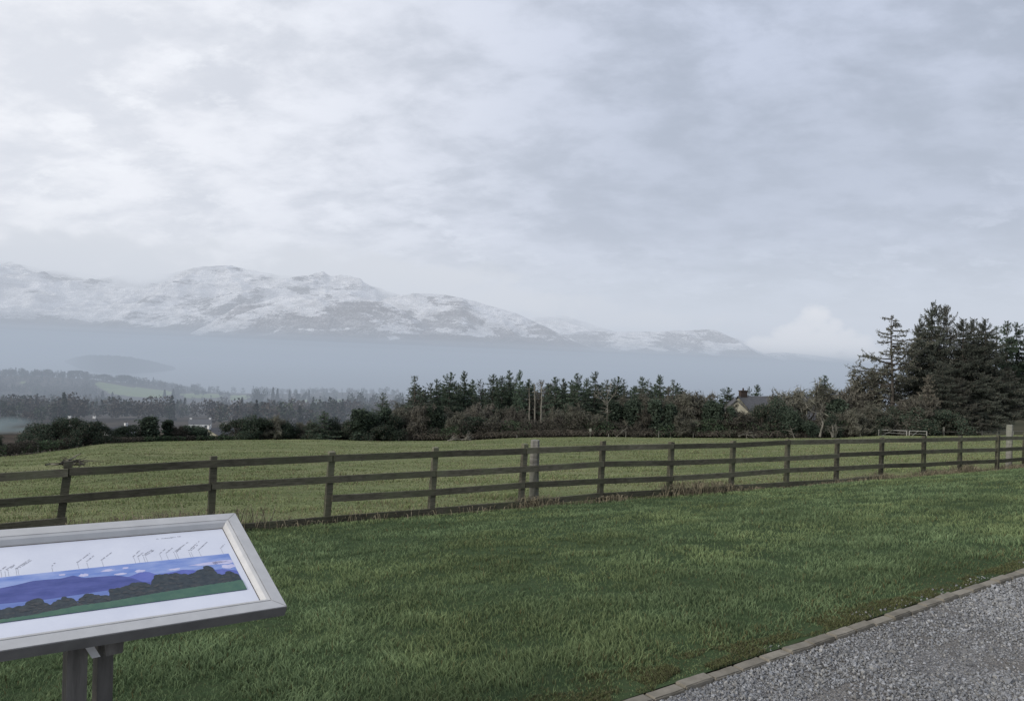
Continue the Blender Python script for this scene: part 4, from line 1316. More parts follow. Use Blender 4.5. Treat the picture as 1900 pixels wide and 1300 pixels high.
def house(name, label, loc, rz, L, Wd, eave, ridgeh, wallm, chim, wins):
    """long axis along local x; gables at both ends"""
    e = empty(name, loc, label, 'house', rz=rz)
    g = Geo(); l, w = L / 2, Wd / 2
    v = [(-l, -w, 0), (l, -w, 0), (l, w, 0), (-l, w, 0), (-l, -w, eave), (l, -w, eave), (l, w, eave), (-l, w, eave), (-l, 0, ridgeh), (l, 0, ridgeh)]
    g.add(v, [(0, 1, 5, 4), (2, 3, 7, 6)]); g.add(v, [(3, 0, 4, 8, 7), (1, 2, 6, 9, 5)])
    g.obj('wall', wallm, e)
    g = Geo(); o_ = .3; s = (ridgeh - eave) / w; th = .12
    for sg in (-1, 1):
        a = [(-l - o_, sg * (w + o_), eave - s * o_ + .03), (l + o_, sg * (w + o_), eave - s * o_ + .03), (l + o_, 0, ridgeh + .03), (-l - o_, 0, ridgeh + .03)]
        b = [(x, y, z + th) for x, y, z in a]
        g.add(a + b, [(0, 1, 2, 3), (4, 5, 6, 7), (0, 1, 5, 4), (1, 2, 6, 5), (2, 3, 7, 6), (3, 0, 4, 7)])
    rf = g.obj('roof', M_slate, e)
    for (cx, mat) in chim:
        g = Geo(); g.box((cx, 0, ridgeh + .25), .55, .32, .6); g.box((cx, 0, ridgeh + .91), .62, .39, .06)
        ch = g.obj('chimney', mat, rf)
        g = Geo(); g.tube([(cx, 0, ridgeh + .95), (cx, 0, ridgeh + 1.35)], [.14, .11], 8)
        g.obj('chimney_pot', M_brick, e)
    for (x, y, z, ax, ww, hh) in wins:
        g = Geo()
        if ax == 'y':
            g.box((x, y, z), ww / 2, .03, hh / 2); gg = Geo()
            for q in (-1, 1):
                gg.box((x + q * ww / 2, y, z), .05, .05, hh / 2 + .05); gg.box((x, y, z + q * hh / 2), ww / 2 - .051, .045, .05)
        else:
            g.box((x, y, z), .03, ww / 2, hh / 2); gg = Geo()
            for q in (-1, 1):
                gg.box((x, y + q * ww / 2, z), .05, .05, hh / 2 + .05); gg.box((x, y, z + q * hh / 2), .045, ww / 2 - .051, .05)
        wn = gg.obj('window', M_wood_white, e); g.obj('pane', M_glass, wn)
    return e


pL = P(1372, 745, 118); pR = P(1568, 745, 124)
zb = ground(pL.x, pL.y) - .6
mid = (pL + pR) / 2
zr = P(1372, 736, 118).z - zb
house('house', 'cream gabled house with slate roof and brick chimney half hidden by the wood trees', (mid.x, mid.y, zb), math.atan2(pR.y - pL.y, pR.x - pL.x) + .0,
      (pR - pL).length, 9.5, zr * .52, zr, M_cream, [(-(pR - pL).length / 2 + .6, M_brick)],
      [(-4, -4.78, 1.7, 'y', 1.6, 1.2), (0, -4.78, 1.7, 'y', 1.6, 1.2), (4, -4.78, 1.7, 'y', 1.6, 1.2), (-(pR - pL).length / 2 - .02, 0, 4.2, 'x', 1.0, 1.1)])
# gable wing facing the field
pg_ = P(1372, 745, 113); zb = ground(pg_.x, pg_.y) - .5; zr = P(1365, 741, 113).z - zb
house('house_wing', 'cream front gable of the half hidden house, facing the field behind ivy trunks', (pg_.x - .4, pg_.y + 1, zb), math.radians(78), 7, 6.2, zr * .5, zr, M_cream, [],
      [(-3.52, 0, 2.0, 'x', 1.3, 1.2)])
for i, (px, py, Yd, w_, h_, lab, rz) in enumerate([
    (212, 792, 260, 5, 8, 'small white gabled house seen between the wide hawthorn and the small bushes', 1.2),
    (404, 793, 240, 6, 8, 'small cream house peeping out left of the ragged hawthorn', 1.4),
    (372, 778, 420, 8, 8, 'tiny hazy white house far down in the valley above the round bush', .3),
    (152, 776, 330, 8, 8, 'white chimneyed house whose roof peeps over the wide hawthorn', .2),
    (628, 805, 300, 8, 8, 'small pale house glimpsed right of the conical evergreen', .4)]):
    p = P(px, py, Yd); zb = ground(p.x, p.y) - 1
    zr = p.z - zb
    house('cottage', lab, (p.x, p.y, zb), rz, 11, 7, zr * .62, zr, M_white if i != 1 else M_cream, [(-4.8, M_white), (4.8, M_white)],
          [(-3, -3.53, zr * .35, 'y', 1.4, 1.2), (3, -3.53, zr * .35, 'y', 1.4, 1.2)])

# smoke drifting low on the left
sm = cloud_volume('smoke', 'thin blue smoke drifting over the valley at the far left', [(-10, 793, 240, 60, 14, 9), (48, 797, 240, 45, 9, 8), (15, 784, 240, 50, 10, 8)], .09, (.20, .26, .29), .12, 1.1, .9, steps=.3)
sm['kind'] = 'stuff'; sm['category'] = 'smoke'

# ------------------------------------------------------------------ timber fence in front
fence = empty('timber_fence', (0, 12, -1), 'dark post and rail timber fence running across the slope between lawn and field', 'fence')
fence.matrix_world = Matrix.Identity(4)
fdir = Vector((FD[0], FD[1], 0)); fnor = Vector((FN[0], FN[1], 0))
ang = math.atan2(FD[1], FD[0])


def zat(px, py, s):
    return P(px, py, f_Y(s)).z


def post_xy(s):
    return Vector((FX0 + FDX * s, 10.4 + FDY * s, 0))


rng = np.random.default_rng(4)
lean = [.10, .02, .05, .05, .06, .04, .03, .04, .02, .01, .02, 0, 0, .01]
for i in range(-4, 22):
    s = i
    b = post_xy(s)
    if 0 <= i < 14:
        zt_ = P(post_px[i], top_y[i], f_Y(i)).z
        b = Vector((P(post_px[i], top_y[i], f_Y(i)).x, f_Y(i), 0))
        ln = lean[i]
    else:
        zt_ = float(z_fence(s)) + 1.08; ln = .02
    zg = float(z_fence(s)) - .35
    g = Geo(); H = zt_ - zg
    hx, hy = .048, .042
    v = []
    for k in np.linspace(0, 1, 5):
        off = -ln * (1 - k) * H
        for (ax, ay) in ((-1, -1), (1, -1), (1, 1), (-1, 1)):
            j = rng.normal(size=2) * .0025
            q = fdir * (off + ax * hx + j[0]) + fnor * (ay * hy + j[1] + .062)
            v.append((q.x, q.y, zg + k * H + (rng.normal() * .006 if k == 1 else 0)))
    fs = [(a * 4 + c, a * 4 + (c + 1) % 4, a * 4 + 4 + (c + 1) % 4, a * 4 + 4 + c) for a in range(4) for c in range(4)] + [(16, 17, 18, 19)]
    g.add(v, fs)
    o = g.obj('post', M_timber, fence); o.location = (b.x, b.y, 0)

rails = [
    dict(px=[-60, 0, 128, 398, 618, 811, 978, 1123, 1250, 1365, 1466, 1558, 1641, 1719, 1786, 1856, 1900, 1960], py=[887, 883, 875, 859, 849, 842, 836, 831, 828, 825, 820, 818.5, 817, 816, 815, 813, 813, 811], gaps=[]),
    dict(px=[-60, 0, 128, 398, 618, 811, 978, 1123, 1250, 1365, 1466, 1558, 1641, 1719, 1786, 1856, 1900, 1960], py=[939, 933, 924, 902, 890, 879, 869.5, 860, 858, 854, 849, 844.5, 841, 838, 835.5, 834, 832, 830], gaps=[]),
    dict(px=[-60, 0, 128, 398, 618, 811, 978, 1123, 1250, 1365, 1466, 1558, 1641, 1719, 1786, 1856, 1900, 1960], py=[985, 977, 965, 941, 923, 911.5, 899, 891.6, 887, 880, 872, 868.6, 864, 861.7, 858, 855, 851, 849], gaps=[(0, 2)]),
    dict(px=[-60, 0, 128, 398, 618, 811, 978, 1123, 1250, 1365, 1466, 1558, 1641], py=[1028, 1020, 1004, 983, 963, 948, 934.8, 919, 910.8, 905, 898, 893, 884], gaps=[]),
]


def s_of_px(px):
    return f_s((px - 950) / 1450. + .004)


for ri, r in enumerate(rails):
    S = [s_of_px(x) for x in r['px']]
    Zr = [P(x, y, f_Y(s_)).z for x, y, s_ in zip(r['px'], r['py'], S)]
    smax = 10 if ri == 3 else 21
    def zr_(s_):
        if s_ < S[0]: return Zr[0] + (S[0] - s_) * .02
        if s_ > S[-1]: return Zr[-1] - (s_ - S[-1]) * .055
        return float(np.interp(s_, S, Zr))
    # boards of two bays each, butted on the posts
    cuts = list(range(-4 + (ri % 2), smax, 2)) + [smax]
    if ri == 2: cuts = [-4, -2, 0, 2, 4, 6, 8, 10, 12, 14, 16, 18, 21]
    for a, b in zip(cuts[:-1], cuts[1:]):
        if ri == 2 and a >= 0 and b <= 2: continue
        g = Geo(); n = 8; v = []
        hh = .052; dz = rng.normal() * .006; tilt = rng.normal() * .004
        dep = .019 + rng.uniform(0, .004)
        for q in np.linspace(0, 1, n + 1):
            s_ = a + (b - a) * q + (.004 if q == 0 else -.004 if q == 1 else 0)
            pz = zr_(s_) + dz + tilt * (q - .5)
            c = post_xy(s_)
            jb = (vnoise(s_ * 3.1, ri * 7.7, 2) - .5) * .012
            for (dy, dzz) in ((-dep, -hh + jb), (dep, -hh + jb), (dep, hh + jb * .5), (-dep, hh + jb * .5)):
                w_ = fnor * (dy - .004)
                v.append((c.x + w_.x, c.y + w_.y, pz + dzz))
        fs = [(k * 4 + j, k * 4 + (j + 1) % 4, k * 4 + 4 + (j + 1) % 4, k * 4 + 4 + j) for k in range(n) for j in range(4)] + [(0, 1, 2, 3), (n * 4, n * 4 + 3, n * 4 + 2, n * 4 + 1)]
        v = np.array(v); c0 = v.mean(0)
        g.add(v - c0, fs)
        o = g.obj('rail', M_timber, fence); o.location = c0

# thick old posts just behind the fence
def fat_post(px, ptop, pbase, Yd, rad, label, mat, cap=False):
    a = P(px, ptop, Yd); b = P(px, pbase, Yd); H = a.z - b.z + .4
    g = Geo(); n = 12; hs = np.linspace(0, H, 9)
    v = []
    r_ = np.random.default_rng(int(px))
    ph_ = r_.random(n) * .2
    for h in hs:
        for j in range(n):
            th_ = j / n * 6.283
            rr = rad * (1 + .10 * math.sin(th_ * 3 + px) + .05 * r_.normal())
            if cap and h > H - .16 and h < H - .03: rr *= .86
            v.append((rr * math.cos(th_), rr * math.sin(th_), h - .4))
    v.append((0, 0, H - .4 + .01))
    fs = [(i * n + j, i * n + (j + 1) % n, (i + 1) * n + (j + 1) % n, (i + 1) * n + j) for i in range(8) for j in range(n)]
    g.add(v, fs); g.f.append(np.array([(8 * n + j, 8 * n + (j + 1) % n, 9 * n) for j in range(n)])); g.m.append(np.zeros(n, int))
    o = g.obj('strainer_post', mat); o.location = (b.x, b.y, b.z)
    return tag(o, label, 'post')


fat_post(990, 816, 936, f_Y(4.05) + .30, .085, 'thick weathered grey post standing just behind the timber fence', M_oldtimber, True)
fat_post(1872, 788, 872, f_Y(13.2) + .9, .085, 'pale round post near the right edge rising above the timber fence', M_oldtimber)

# ------------------------------------------------------------------ far gates, stakes and wire fence
M_galv = simple('galvanised_steel', (.34, .33, .30), (.46, .45, .41), 5, .7, .3)


def gate(xa, ya, xb, yb, Yd, label, hgt=1.05):
    a = P(xa, ya, Yd); b = P(xb, yb, Yd)
    e = empty('field_gate', (a.x, a.y, a.z - hgt), label, 'gate', 'metal field gates')
    d = np.array([b.x - a.x, b.y - a.y, b.z - a.z])
    g = Geo()
    for k, zz in enumerate([hgt, hgt * .66, hgt * .33, .06]):
        o_ = np.array([0, 0, zz]); g.tube([o_, o_ + d], .045 if k == 0 else .02, 5)
    g.obj('bars', M_galv, e)
    for f_ in (0.01, .99):
        g = Geo(); g.tube([d * f_ + np.array([0, 0, -.02]), d * f_ + np.array([0, 0, hgt])], .05, 5); g.obj('stile', M_galv, e)
    g = Geo(); g.tube([np.array([0, 0, .1]), d * .5 + np.array([0, 0, hgt])], .018, 4); g.obj('brace', M_galv, e)


gate(1630, 797, 1683, 799, 101, 'left one of the two low steel field gates beyond the pasture')
gate(1687, 799, 1720, 800, 101, 'right one of the two low steel field gates beyond the pasture')

e = empty('rail_fence', (0, 0, 0), 'weathered low rail fence running right from the field gates', 'fence')
g = Geo(); pts = [P(1722, 802, 103), P(1790, 801, 105), P(1850, 800, 107), P(1960, 800, 111)]
g.tube(pts, .05, 5); g.obj('top_rail', M_oldtimber, e)
g = Geo(); g.tube([p - Vector((0, 0, .55)) for p in pts], .04, 5); g.obj('lower_rail', M_oldtimber, e)
for x in (1722, 1751, 1790, 1822, 1850, 1880, 1910, 1940):
    Yd = float(np.interp(x, [1722, 1790, 1850, 1960], [103, 105, 107, 111]))
    p = P(x, 800.5, Yd); g = Geo(); g.box((p.x, p.y, p.z - .55), .06, .06, .65); g.obj('post', M_oldtimber, e)
p = P(1751, 792, 104); g = Geo(); g.box((0, 0, .0), .13, .1, .8, taper=.8)
o = g.obj('gate_post', M_oldtimber); o.location = (p.x, p.y, p.z - .8); tag(o, 'short pale stake standing above the low rail fence right of the gates', 'post')

SG = 'thin stakes of the wire fence along the hedge'
for (x, yt, yb, Yd, lab) in [(70, 821, 841, 67, 'thin pale stake in front of the dark hedge at the far left'), (385, 801, 818, 90, 'thin brown stake right of the olive bush at the second white house'),
                             (740, 809, 818, 95, 'short stake at the left foot of the wood'), (959, 807, 813, 95, 'short stake on the rise of the field left of the thick grey post'),
                             (1129, 804, 811, 96, 'short stake right of the little board sign'), (1161, 799, 811, 96, 'thin stake right of the pale leaning limb'),
                             (1222, 799, 812, 96.5, 'pale stake below the tall ivy column'), (1286, 803, 812, 97, 'short stake before the domed brown tree'), (1596, 805, 812, 98, 'short stake left of the field gates')]:
    a = P(x, yt, Yd); b = P(x, yb, Yd)
    g = Geo(); H = a.z - b.z + .2
    g.tube([(0, 0, -.2), (.01, 0, H * .5), (0, 0, H - .2)], [.035, .033, .03], 6)
    o = g.obj('fence_stake', M_oldtimber); o.location = (b.x, b.y, b.z); tag(o, lab, 'stake', SG)
a = P(1095.5, 796, 95.5); b = P(1095, 811, 95.5)
e = empty('board_sign', (b.x, b.y, b.z), 'little pale board on a stake at the foot of the wood', 'sign')
g = Geo(); g.tube([(0, 0, -.1), (0, 0, (a - b).z - .1)], .035, 6); g.obj('stake', M_oldtimber, e)
g = Geo(); g.box((0, -.05, (a - b).z - .10), .14, .015, .17); g.box((0, -.05, (a - b).z + .085), .09, .015, .02); g.obj('board', M_oldtimber, e)

# dead branches in the field on the left
e = empty('dead_branch', P(128, 862, 24), 'heap of pale broken branches lying in the field behind the left fence post', 'branch')
Yd = 24
o0 = np.array(e.location)
g = Geo()
for st, r0 in [([(84, 862), (94, 860.5), (104, 861), (114, 860), (124, 859)], .028), ([(120, 858), (126, 853), (134, 850), (142, 845), (150, 841)], .032), ([(128, 853), (135, 849), (141, 849)], .02), ([(132, 858), (143, 856), (156, 861)], .03),
               ([(110, 861), (122, 857), (140, 860)], .03), ([(124, 864), (134, 855), (148, 858)], .03), ([(118, 862), (130, 861), (150, 863)], .035)]:
    g.tube([np.array(P(x, y, Yd + rng.uniform(-.2, .2))) - o0 for x, y in st], np.linspace(r0, r0 * .5, len(st)), 5)
g.obj('pale_limbs', M_palebark, e)
g = Geo()
for i in range(70):
    c = np.array(P(rng.uniform(112, 152), rng.uniform(853, 862), Yd + rng.uniform(-.3, .3))) - o0
    d = rng.normal(size=3) * np.array([.3, .3, .07])
    g.tube([c, c + d * .5 + rng.normal(size=3) * .02, c + d], [.012, .009, .006], 3)
g.obj('twigs', M_bark, e)


# ------------------------------------------------------------------ grass
def blades(n, ufun, zfun, mask, h0, h1, wbase, wk, colfun, name, label, seed, ymin, ymax, u0=-1.0, u1=.98, lean=.55, hfun=lambda x, y: 1.0):
    r = np.random.default_rng(seed)
    Yd = np.exp(r.uniform(math.log(ymin), math.log(ymax), n)); u = r.uniform(u0, u1, n); x = u * Yd
    k = mask(x, Yd); x = x[k]; Yd = Yd[k]; n = len(x)
    z = zfun(x, Yd) - .006
    cl = fbm(x * 3.2, Yd * 3.2, 3, 21); cl2 = fbm(x * .8, Yd * .8, 3, 22)
    keep = r.random(n) < np.clip(.45 + (cl - .35) * 2.2, .25, 1)
    x, Yd, z, cl, cl2 = x[keep], Yd[keep], z[keep], cl[keep], cl2[keep]; n = len(x)
    H = (h0 + (h1 - h0) * r.random(n)) * (.55 + 1.0 * cl) * hfun(x, Yd)
    az = r.random(n) * 6.283; wa = fbm(x * 1.7, Yd * 1.7, 2, 25) * 12
    az = np.where(r.random(n) < .22, wa, az)
    ln = H * lean * (.3 + 1.2 * r.random(n))
    w = (wbase + wk * Yd) * (.7 + .6 * r.random(n))
    lx, ly = np.cos(az), np.sin(az)
    fa = r.random(n) * 6.283; sx, sy = np.cos(fa) * w * .5, np.sin(fa) * w * .5
    b = np.stack([x, Yd, z], 1)
    S = np.stack([sx, sy, 0 * sx], 1)
    m1 = b + np.stack([lx * ln * .25, ly * ln * .25, H * .55], 1)
    tp = b + np.stack([lx * ln, ly * ln, H * (.95 - .25 * r.random(n))], 1)
    V = np.stack([b - S, b + S, m1 + S * .75, m1 - S * .75, tp], 1).reshape(-1, 3)
    col = colfun(x, Yd, cl, cl2, r, n)
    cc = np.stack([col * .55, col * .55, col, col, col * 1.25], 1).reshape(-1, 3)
    i = np.arange(n)[:, None] * 5
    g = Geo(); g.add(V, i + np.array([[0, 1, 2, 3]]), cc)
    g.f.append(i + np.array([[3, 2, 4]])); g.m.append(np.zeros(n, int))
    return tag(g.obj(name, M_grass), label, 'grass', kind='stuff')


def lawn_mask(x, y):
    w, t_ = wt(x, y); d, s = fence_d(x, y)
    return (t_ > kerb_t(w) + .0 + .05 * vnoise(w * 5.2, w * 0, 3)) & (d < .02)


def lawn_col(x, y, cl, cl2, r, n):
    k = np.clip(.15 + .8 * r.random(n) * (cl * 1.3), 0, 1)[:, None]
    c = np.array((.092, .138, .068)) * (1 - k) + np.array((.26, .335, .175)) * k
    c = c * (.45 + .6 * cl2 + .5 * fbm(x * 2.1, y * 2.1, 3, 91))[:, None]
    yl = sst(fbm(x * .55, y * .55, 3, 95), .42, .66)[:, None]; c = c * (1 + yl * np.array((.12, .05, -.02)))
    w, t_ = wt(x, y)
    dry = r.random(n) < (.03 + .2 * (1 - sst(t_ - kerb_t(w), .1, .7)))
    c[dry] = np.array((.17, .155, .075)) * r.uniform(.6, 1.1, (dry.sum(), 1))
    return c


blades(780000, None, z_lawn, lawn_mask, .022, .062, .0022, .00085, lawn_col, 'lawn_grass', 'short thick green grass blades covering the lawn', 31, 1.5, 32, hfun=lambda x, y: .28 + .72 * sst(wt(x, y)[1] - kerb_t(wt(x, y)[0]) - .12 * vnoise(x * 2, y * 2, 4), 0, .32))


def verge_mask(x, y):
    w, t_ = wt(x, y); k = t_ - kerb_t(w)
    return (k > .0) & (k < .10 + .45 * vnoise(w * 1.3, w * 0, 9)) & (vnoise(w * 7, t_ * 7, 12) > .3)


def verge_col(x, y, cl, cl2, r, n):
    c = np.array((.12, .13, .06)) * r.uniform(.5, 1.5, (n, 1))
    b = r.random(n) < .35; c[b] = np.array((.135, .13, .075)) * r.uniform(.5, 1.1, (b.sum(), 1))
    return c


blades(900000, None, z_lawn, verge_mask, .008, .03, .0022, .0007, verge_col, 'verge_grass', 'thin mossy grass and dead blades beside the brick edging', 35, 2.8, 12, u0=0, u1=.98)


def field_mask(x, y):
    d, s = fence_d(x, y)
    return (d > .03) & (y < edge(x / y)[0] - .3)


def field_col(x, y, cl, cl2, r, n):
    k = np.clip(r.random(n) * (cl * 1.6), 0, 1)[:, None]
    c = np.array((.125, .165, .07)) * (1 - k) + np.array((.34, .375, .19)) * k
    dry = r.random(n) < .10 + .3 * (cl2 > .52)
    c[dry] = np.array((.27, .245, .145)) * r.uniform(.6, 1.1, (dry.sum(), 1))
    return c * (.55 + .5 * cl2 + .4 * fbm(x * .16, y * .25, 3, 71))[:, None]


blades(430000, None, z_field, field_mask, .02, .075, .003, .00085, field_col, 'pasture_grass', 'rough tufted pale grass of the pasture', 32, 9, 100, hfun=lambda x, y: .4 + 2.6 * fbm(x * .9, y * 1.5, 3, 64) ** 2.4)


# dead straw grass at the foot of the fence
def straw():
    r = np.random.default_rng(77); g = Geo()
    n = 9000
    s = np.concatenate([r.uniform(5.8, 14, 4200), r.uniform(-1, 6, 900), r.normal(4.1, .12, 450), r.normal(.7, .35, 700), r.normal(5.1, .1, 450)])
    n = len(s)
    d = r.normal(size=n) * .12 + .03
    hb = np.where(s > 5.8, .04 + .26 * vnoise(s * 1.8, s * 0, 6) ** 1.5, .13) * (.5 + r.random(n))
    hb = np.where(abs(s - 4.1) < .3, .3 * r.random(n), hb); hb = np.where(abs(s - .7) < .8, .45 * r.random(n), hb)
    px = FX0 + FDX * s + FN[0] * d; py = 10.4 + FDY * s + FN[1] * d
    z = z_fence(s)
    az = r.random(n) * 6.28; L = hb
    tt = [0, .5, 1]
    b = np.stack([px, py, z], 1)
    fa = r.random(n) * 6.28; S = np.stack([np.cos(fa), np.sin(fa), 0 * fa], 1) * .0055
    m1 = b + np.stack([np.cos(az) * L * .25, np.sin(az) * L * .25, L * .75], 1)
    tp = b + np.stack([np.cos(az) * L * .8, np.sin(az) * L * .8, L * r.uniform(.4, 1.0, n)], 1)
    V = np.stack([b - S, b + S, m1 + S, m1 - S, tp], 1).reshape(-1, 3)
    c = np.array((.36, .315, .22)) * r.uniform(.4, 1.1, (n, 1)); cc = np.repeat(c, 5, 0)
    i = np.arange(n)[:, None] * 5
    g.add(V, i + np.array([[0, 1, 2, 3]]), cc); g.f.append(i + np.array([[3, 2, 4]])); g.m.append(np.zeros(n, int))
    tag(g.obj('dead_grass', M_grass), 'dry straw coloured grass caught along the foot of the fence', 'dead grass', kind='stuff')


straw()

# ------------------------------------------------------------------ gravel, kerb
ws = np.linspace(-6, 40, 300); vs = np.linspace(0, 1, 60)
W, V = np.meshgrid(ws, vs)
Tt = kerb_t(W) - .077 - V * 9
X = K0[0] + W * KD[0] + Tt * KN[0]; Y = K0[1] + W * KD[1] + Tt * KN[1]
Z = np.full_like(X, -.022) + (fbm(X * 2, Y * 2, 3, 3) - .5) * .015
tag(grid_geo(X, Y, Z).obj('gravel_path', M_gravel, smooth=True), 'grey gravel path at the lower right', 'path', kind='structure')

# bedding strip under the kerb so nothing shows through the joints
W, V = np.meshgrid(np.linspace(-6, 40, 300), np.linspace(0, 1, 3))
Tt = kerb_t(W) - .16 + V * .5
X = K0[0] + W * KD[0] + Tt * KN[0]; Y = K0[1] + W * KD[1] + Tt * KN[1]
tag(grid_geo(X, Y, np.full_like(X, -.052)).obj('soil', simple('soil', (.03, .026, .02), (.07, .06, .045), 12)), 'dark soil under the edging', 'soil', kind='structure')

M_kerb, t, out = material('kerb_brick')
n1 = t.noise(POS(t), 9, 6, .65); n2 = t.noise(POS(t), 90, 4, .7)
oi = t.n('ShaderNodeObjectInfo').outputs['Random']
c = t.mix(t.rng(n1, .3, .7, 0, 1), (.165, .15, .12), (.28, .255, .21))
c = t.mix(t.rng(n2, .55, .75, 0, .5), c, (.12, .105, .085))
k = t.rng(oi, 0, 1, .82, 1.12); c = t.mix(1.0, c, t.n('ShaderNodeCombineColor', {0: k, 1: k, 2: k}), 'MULTIPLY')
bsdf(t, out, c, .92, .15, n2, .4, .004)


def brick_mesh(seed):
    import bmesh
    r = np.random.default_rng(seed)
    bm = bmesh.new(); bmesh.ops.create_cube(bm, size=1)
    for v in bm.verts:
        v.co.x *= .210; v.co.y *= .074; v.co.z *= .07
    bmesh.ops.bevel(bm, geom=bm.edges[:], offset=.006, segments=2, affect='EDGES')
    bmesh.ops.subdivide_edges(bm, edges=[e_ for e_ in bm.edges if e_.calc_length() > .08], cuts=3, use_grid_fill=True)
    for v in bm.verts:
        v.co += Vector(r.normal(size=3)) * .0009
    me = bpy.data.meshes.new('kerb_brick'); bm.to_mesh(me); bm.free(); me.materials.append(M_kerb)
    return me


bms = [brick_mesh(i) for i in range(5)]
w = -1.9; i = 0
while w < 12:
    ww = w + .1
    t0 = float(kerb_t(ww)); t1 = float(kerb_t(ww + .1)); dth = math.atan2(t1 - t0, .1)
    o = link('kerb_brick', bms[i % 5])
    tt = t0 - .038 + random.gauss(0, .003)
    o.location = (K0[0] + ww * KD[0] + tt * KN[0], K0[1] + ww * KD[1] + tt * KN[1], -.032 + random.gauss(0, .0025))
    o.rotation_euler = (random.gauss(0, .012), random.gauss(0, .012), math.atan2(KD[1], KD[0]) + dth + random.gauss(0, .012))
    tag(o, 'worn grey brown brick of the edging between lawn and gravel', 'kerb brick', 'kerb bricks edging the gravel path')
    w += .2145 + random.random() * .005; i += 1


def stones():
    import bmesh
    r = np.random.default_rng(8)
    bm = bmesh.new(); bmesh.ops.create_icosphere(bm, subdivisions=1, radius=1)
    bm.free()
    bv = np.array([(1, 0, 0), (-1, 0, 0), (0, 1, 0), (0, -1, 0), (0, 0, 1), (0, 0, -1)], float) * 1.15
    bf = np.array([(0, 2, 4), (2, 1, 4), (1, 3, 4), (3, 0, 4), (2, 0, 5), (1, 2, 5), (3, 1, 5), (0, 3, 5)])
    n = 260000
    Yd = np.exp(r.uniform(math.log(2.9), math.log(10), n)); u = r.uniform(0, .95, n)
    # thin out with distance
    x = u * Yd
    w_, t_ = wt(x, Yd); tt = t_ - kerb_t(w_)
    d_ = tt
    keep = (tt < -.079) & (r.random(len(x)) < np.clip(.50 + 2.6 * (fbm(x * 1.1, Yd * 1.1, 3, 44) - .5) + .5 * (tt > -.45), .12, 1))
    x, Yd = x[keep], Yd[keep]
    # extra strewn on the grass side of the kerb
    m = 450; ws_ = r.uniform(-1.5, 9, m); side = abs(r.normal(size=m)) * .06 + .005
    kk = vnoise(ws_ * 1.6, ws_ * 0, 5) > .42; ws_, side = ws_[kk], side[kk]
    tt2 = kerb_t(ws_) + side
    x2 = K0[0] + ws_ * KD[0] + tt2 * KN[0]; y2 = K0[1] + ws_ * KD[1] + tt2 * KN[1]
    for nm, lab, xx, yy, zz in (('gravel', 'loose grey crushed stones of the gravel path', x, Yd, None), ('strewn_pebbles', 'pale pebbles strewn on the lawn side of the edging', x2, y2, 1)):
        n = len(xx)
        sc = (r.lognormal(-5.25, .36, (n, 1, 1))) * (1 if zz is None else 1.15)
        V = bv[None] * sc * r.uniform(.65, 1.25, (n, 1, 3)) * (1 + r.normal(size=(n, 6, 3)) * .16)
        # random turn
        q = r.normal(size=(n, 4)); q /= np.linalg.norm(q, axis=1)[:, None]
        a, b, c, d = q.T
        R = np.stack([1 - 2 * (c * c + d * d), 2 * (b * c - a * d), 2 * (b * d + a * c), 2 * (b * c + a * d), 1 - 2 * (b * b + d * d), 2 * (c * d - a * b), 2 * (b * d - a * c), 2 * (c * d + a * b), 1 - 2 * (b * b + c * c)], 1).reshape(n, 3, 3)
        V = np.einsum('nij,nvj->nvi', R, V)
        z0 = -.020 + .004 * r.random(n) if zz is None else np.full(n, .002) + z_lawn(xx, yy)
        V += np.stack([xx, yy, z0 + sc[:, 0, 0] * .3], 1)[:, None]
        g = Geo()
        f = (bf[None] + (np.arange(n) * 6)[:, None, None]).reshape(-1, 3)
        cb = r.beta(1.6, 2.0, (n, 1)); col = np.array((.11, .112, .115)) * (1 - cb) + np.array((.44, .45, .465)) * cb
        wm = r.random(n) < .28; col[wm] *= np.array((1.03, .99, .91))
        shade = .75 + .5 * fbm(xx * .9, yy * .9, 3, 61)[:, None]
        g.add(V.reshape(-1, 3), f, np.repeat(col * shade, 6, 0))
        tag(g.obj(nm, M_stone), lab, 'gravel', kind='stuff')


M_stone, t, out = material('crushed_stone')
n2 = t.noise(POS(t), 260, 4, .7)
c = t.mix(t.rng(n2, .3, .7, 0, .45), COL(t), (.10, .10, .10))
bsdf(t, out, c, .85, .3)
stones()

# ------------------------------------------------------------------ the viewing board in front
DV = Vector((1.187, 1, -.066)).normalized()
a, b = ray(532, 1123.4); rB = Vector((a, 1, b)); a, b = ray(436, 951); rT = Vector((a, 1, b))
YB = 2.95
BR = rB * YB; YT = (BR.dot(DV)) / rT.dot(DV); TR = rT * YT
ey = (TR - BR); HW = ey.length; ey.normalize()
ex = (DV - ey * DV.dot(ey)).normalized(); ez = ex.cross(ey)
if ez.z < 0: ez = -ez
ORI = BR + Vector((0, 0, EYE))
MB = Matrix((ex, ey, ez)).transposed().to_4x4(); MB.translation = ORI
print('board depth', YB, YT, 'height', HW, 'origin', ORI)
LEN = 1.62


def onboard(px, py, h=0.0):
    a, b = ray(px, py); d = Vector((a, 1, b)); o = Vector((0, 0, EYE))
    pl = ORI + ez * h
    tt = (pl - o).dot(ez) / d.dot(ez); q = o + d * tt - ORI
    return q.dot(ex), q.dot(ey)


def zc(x, y): return (x / 3.393, 920 + y / 3.393)


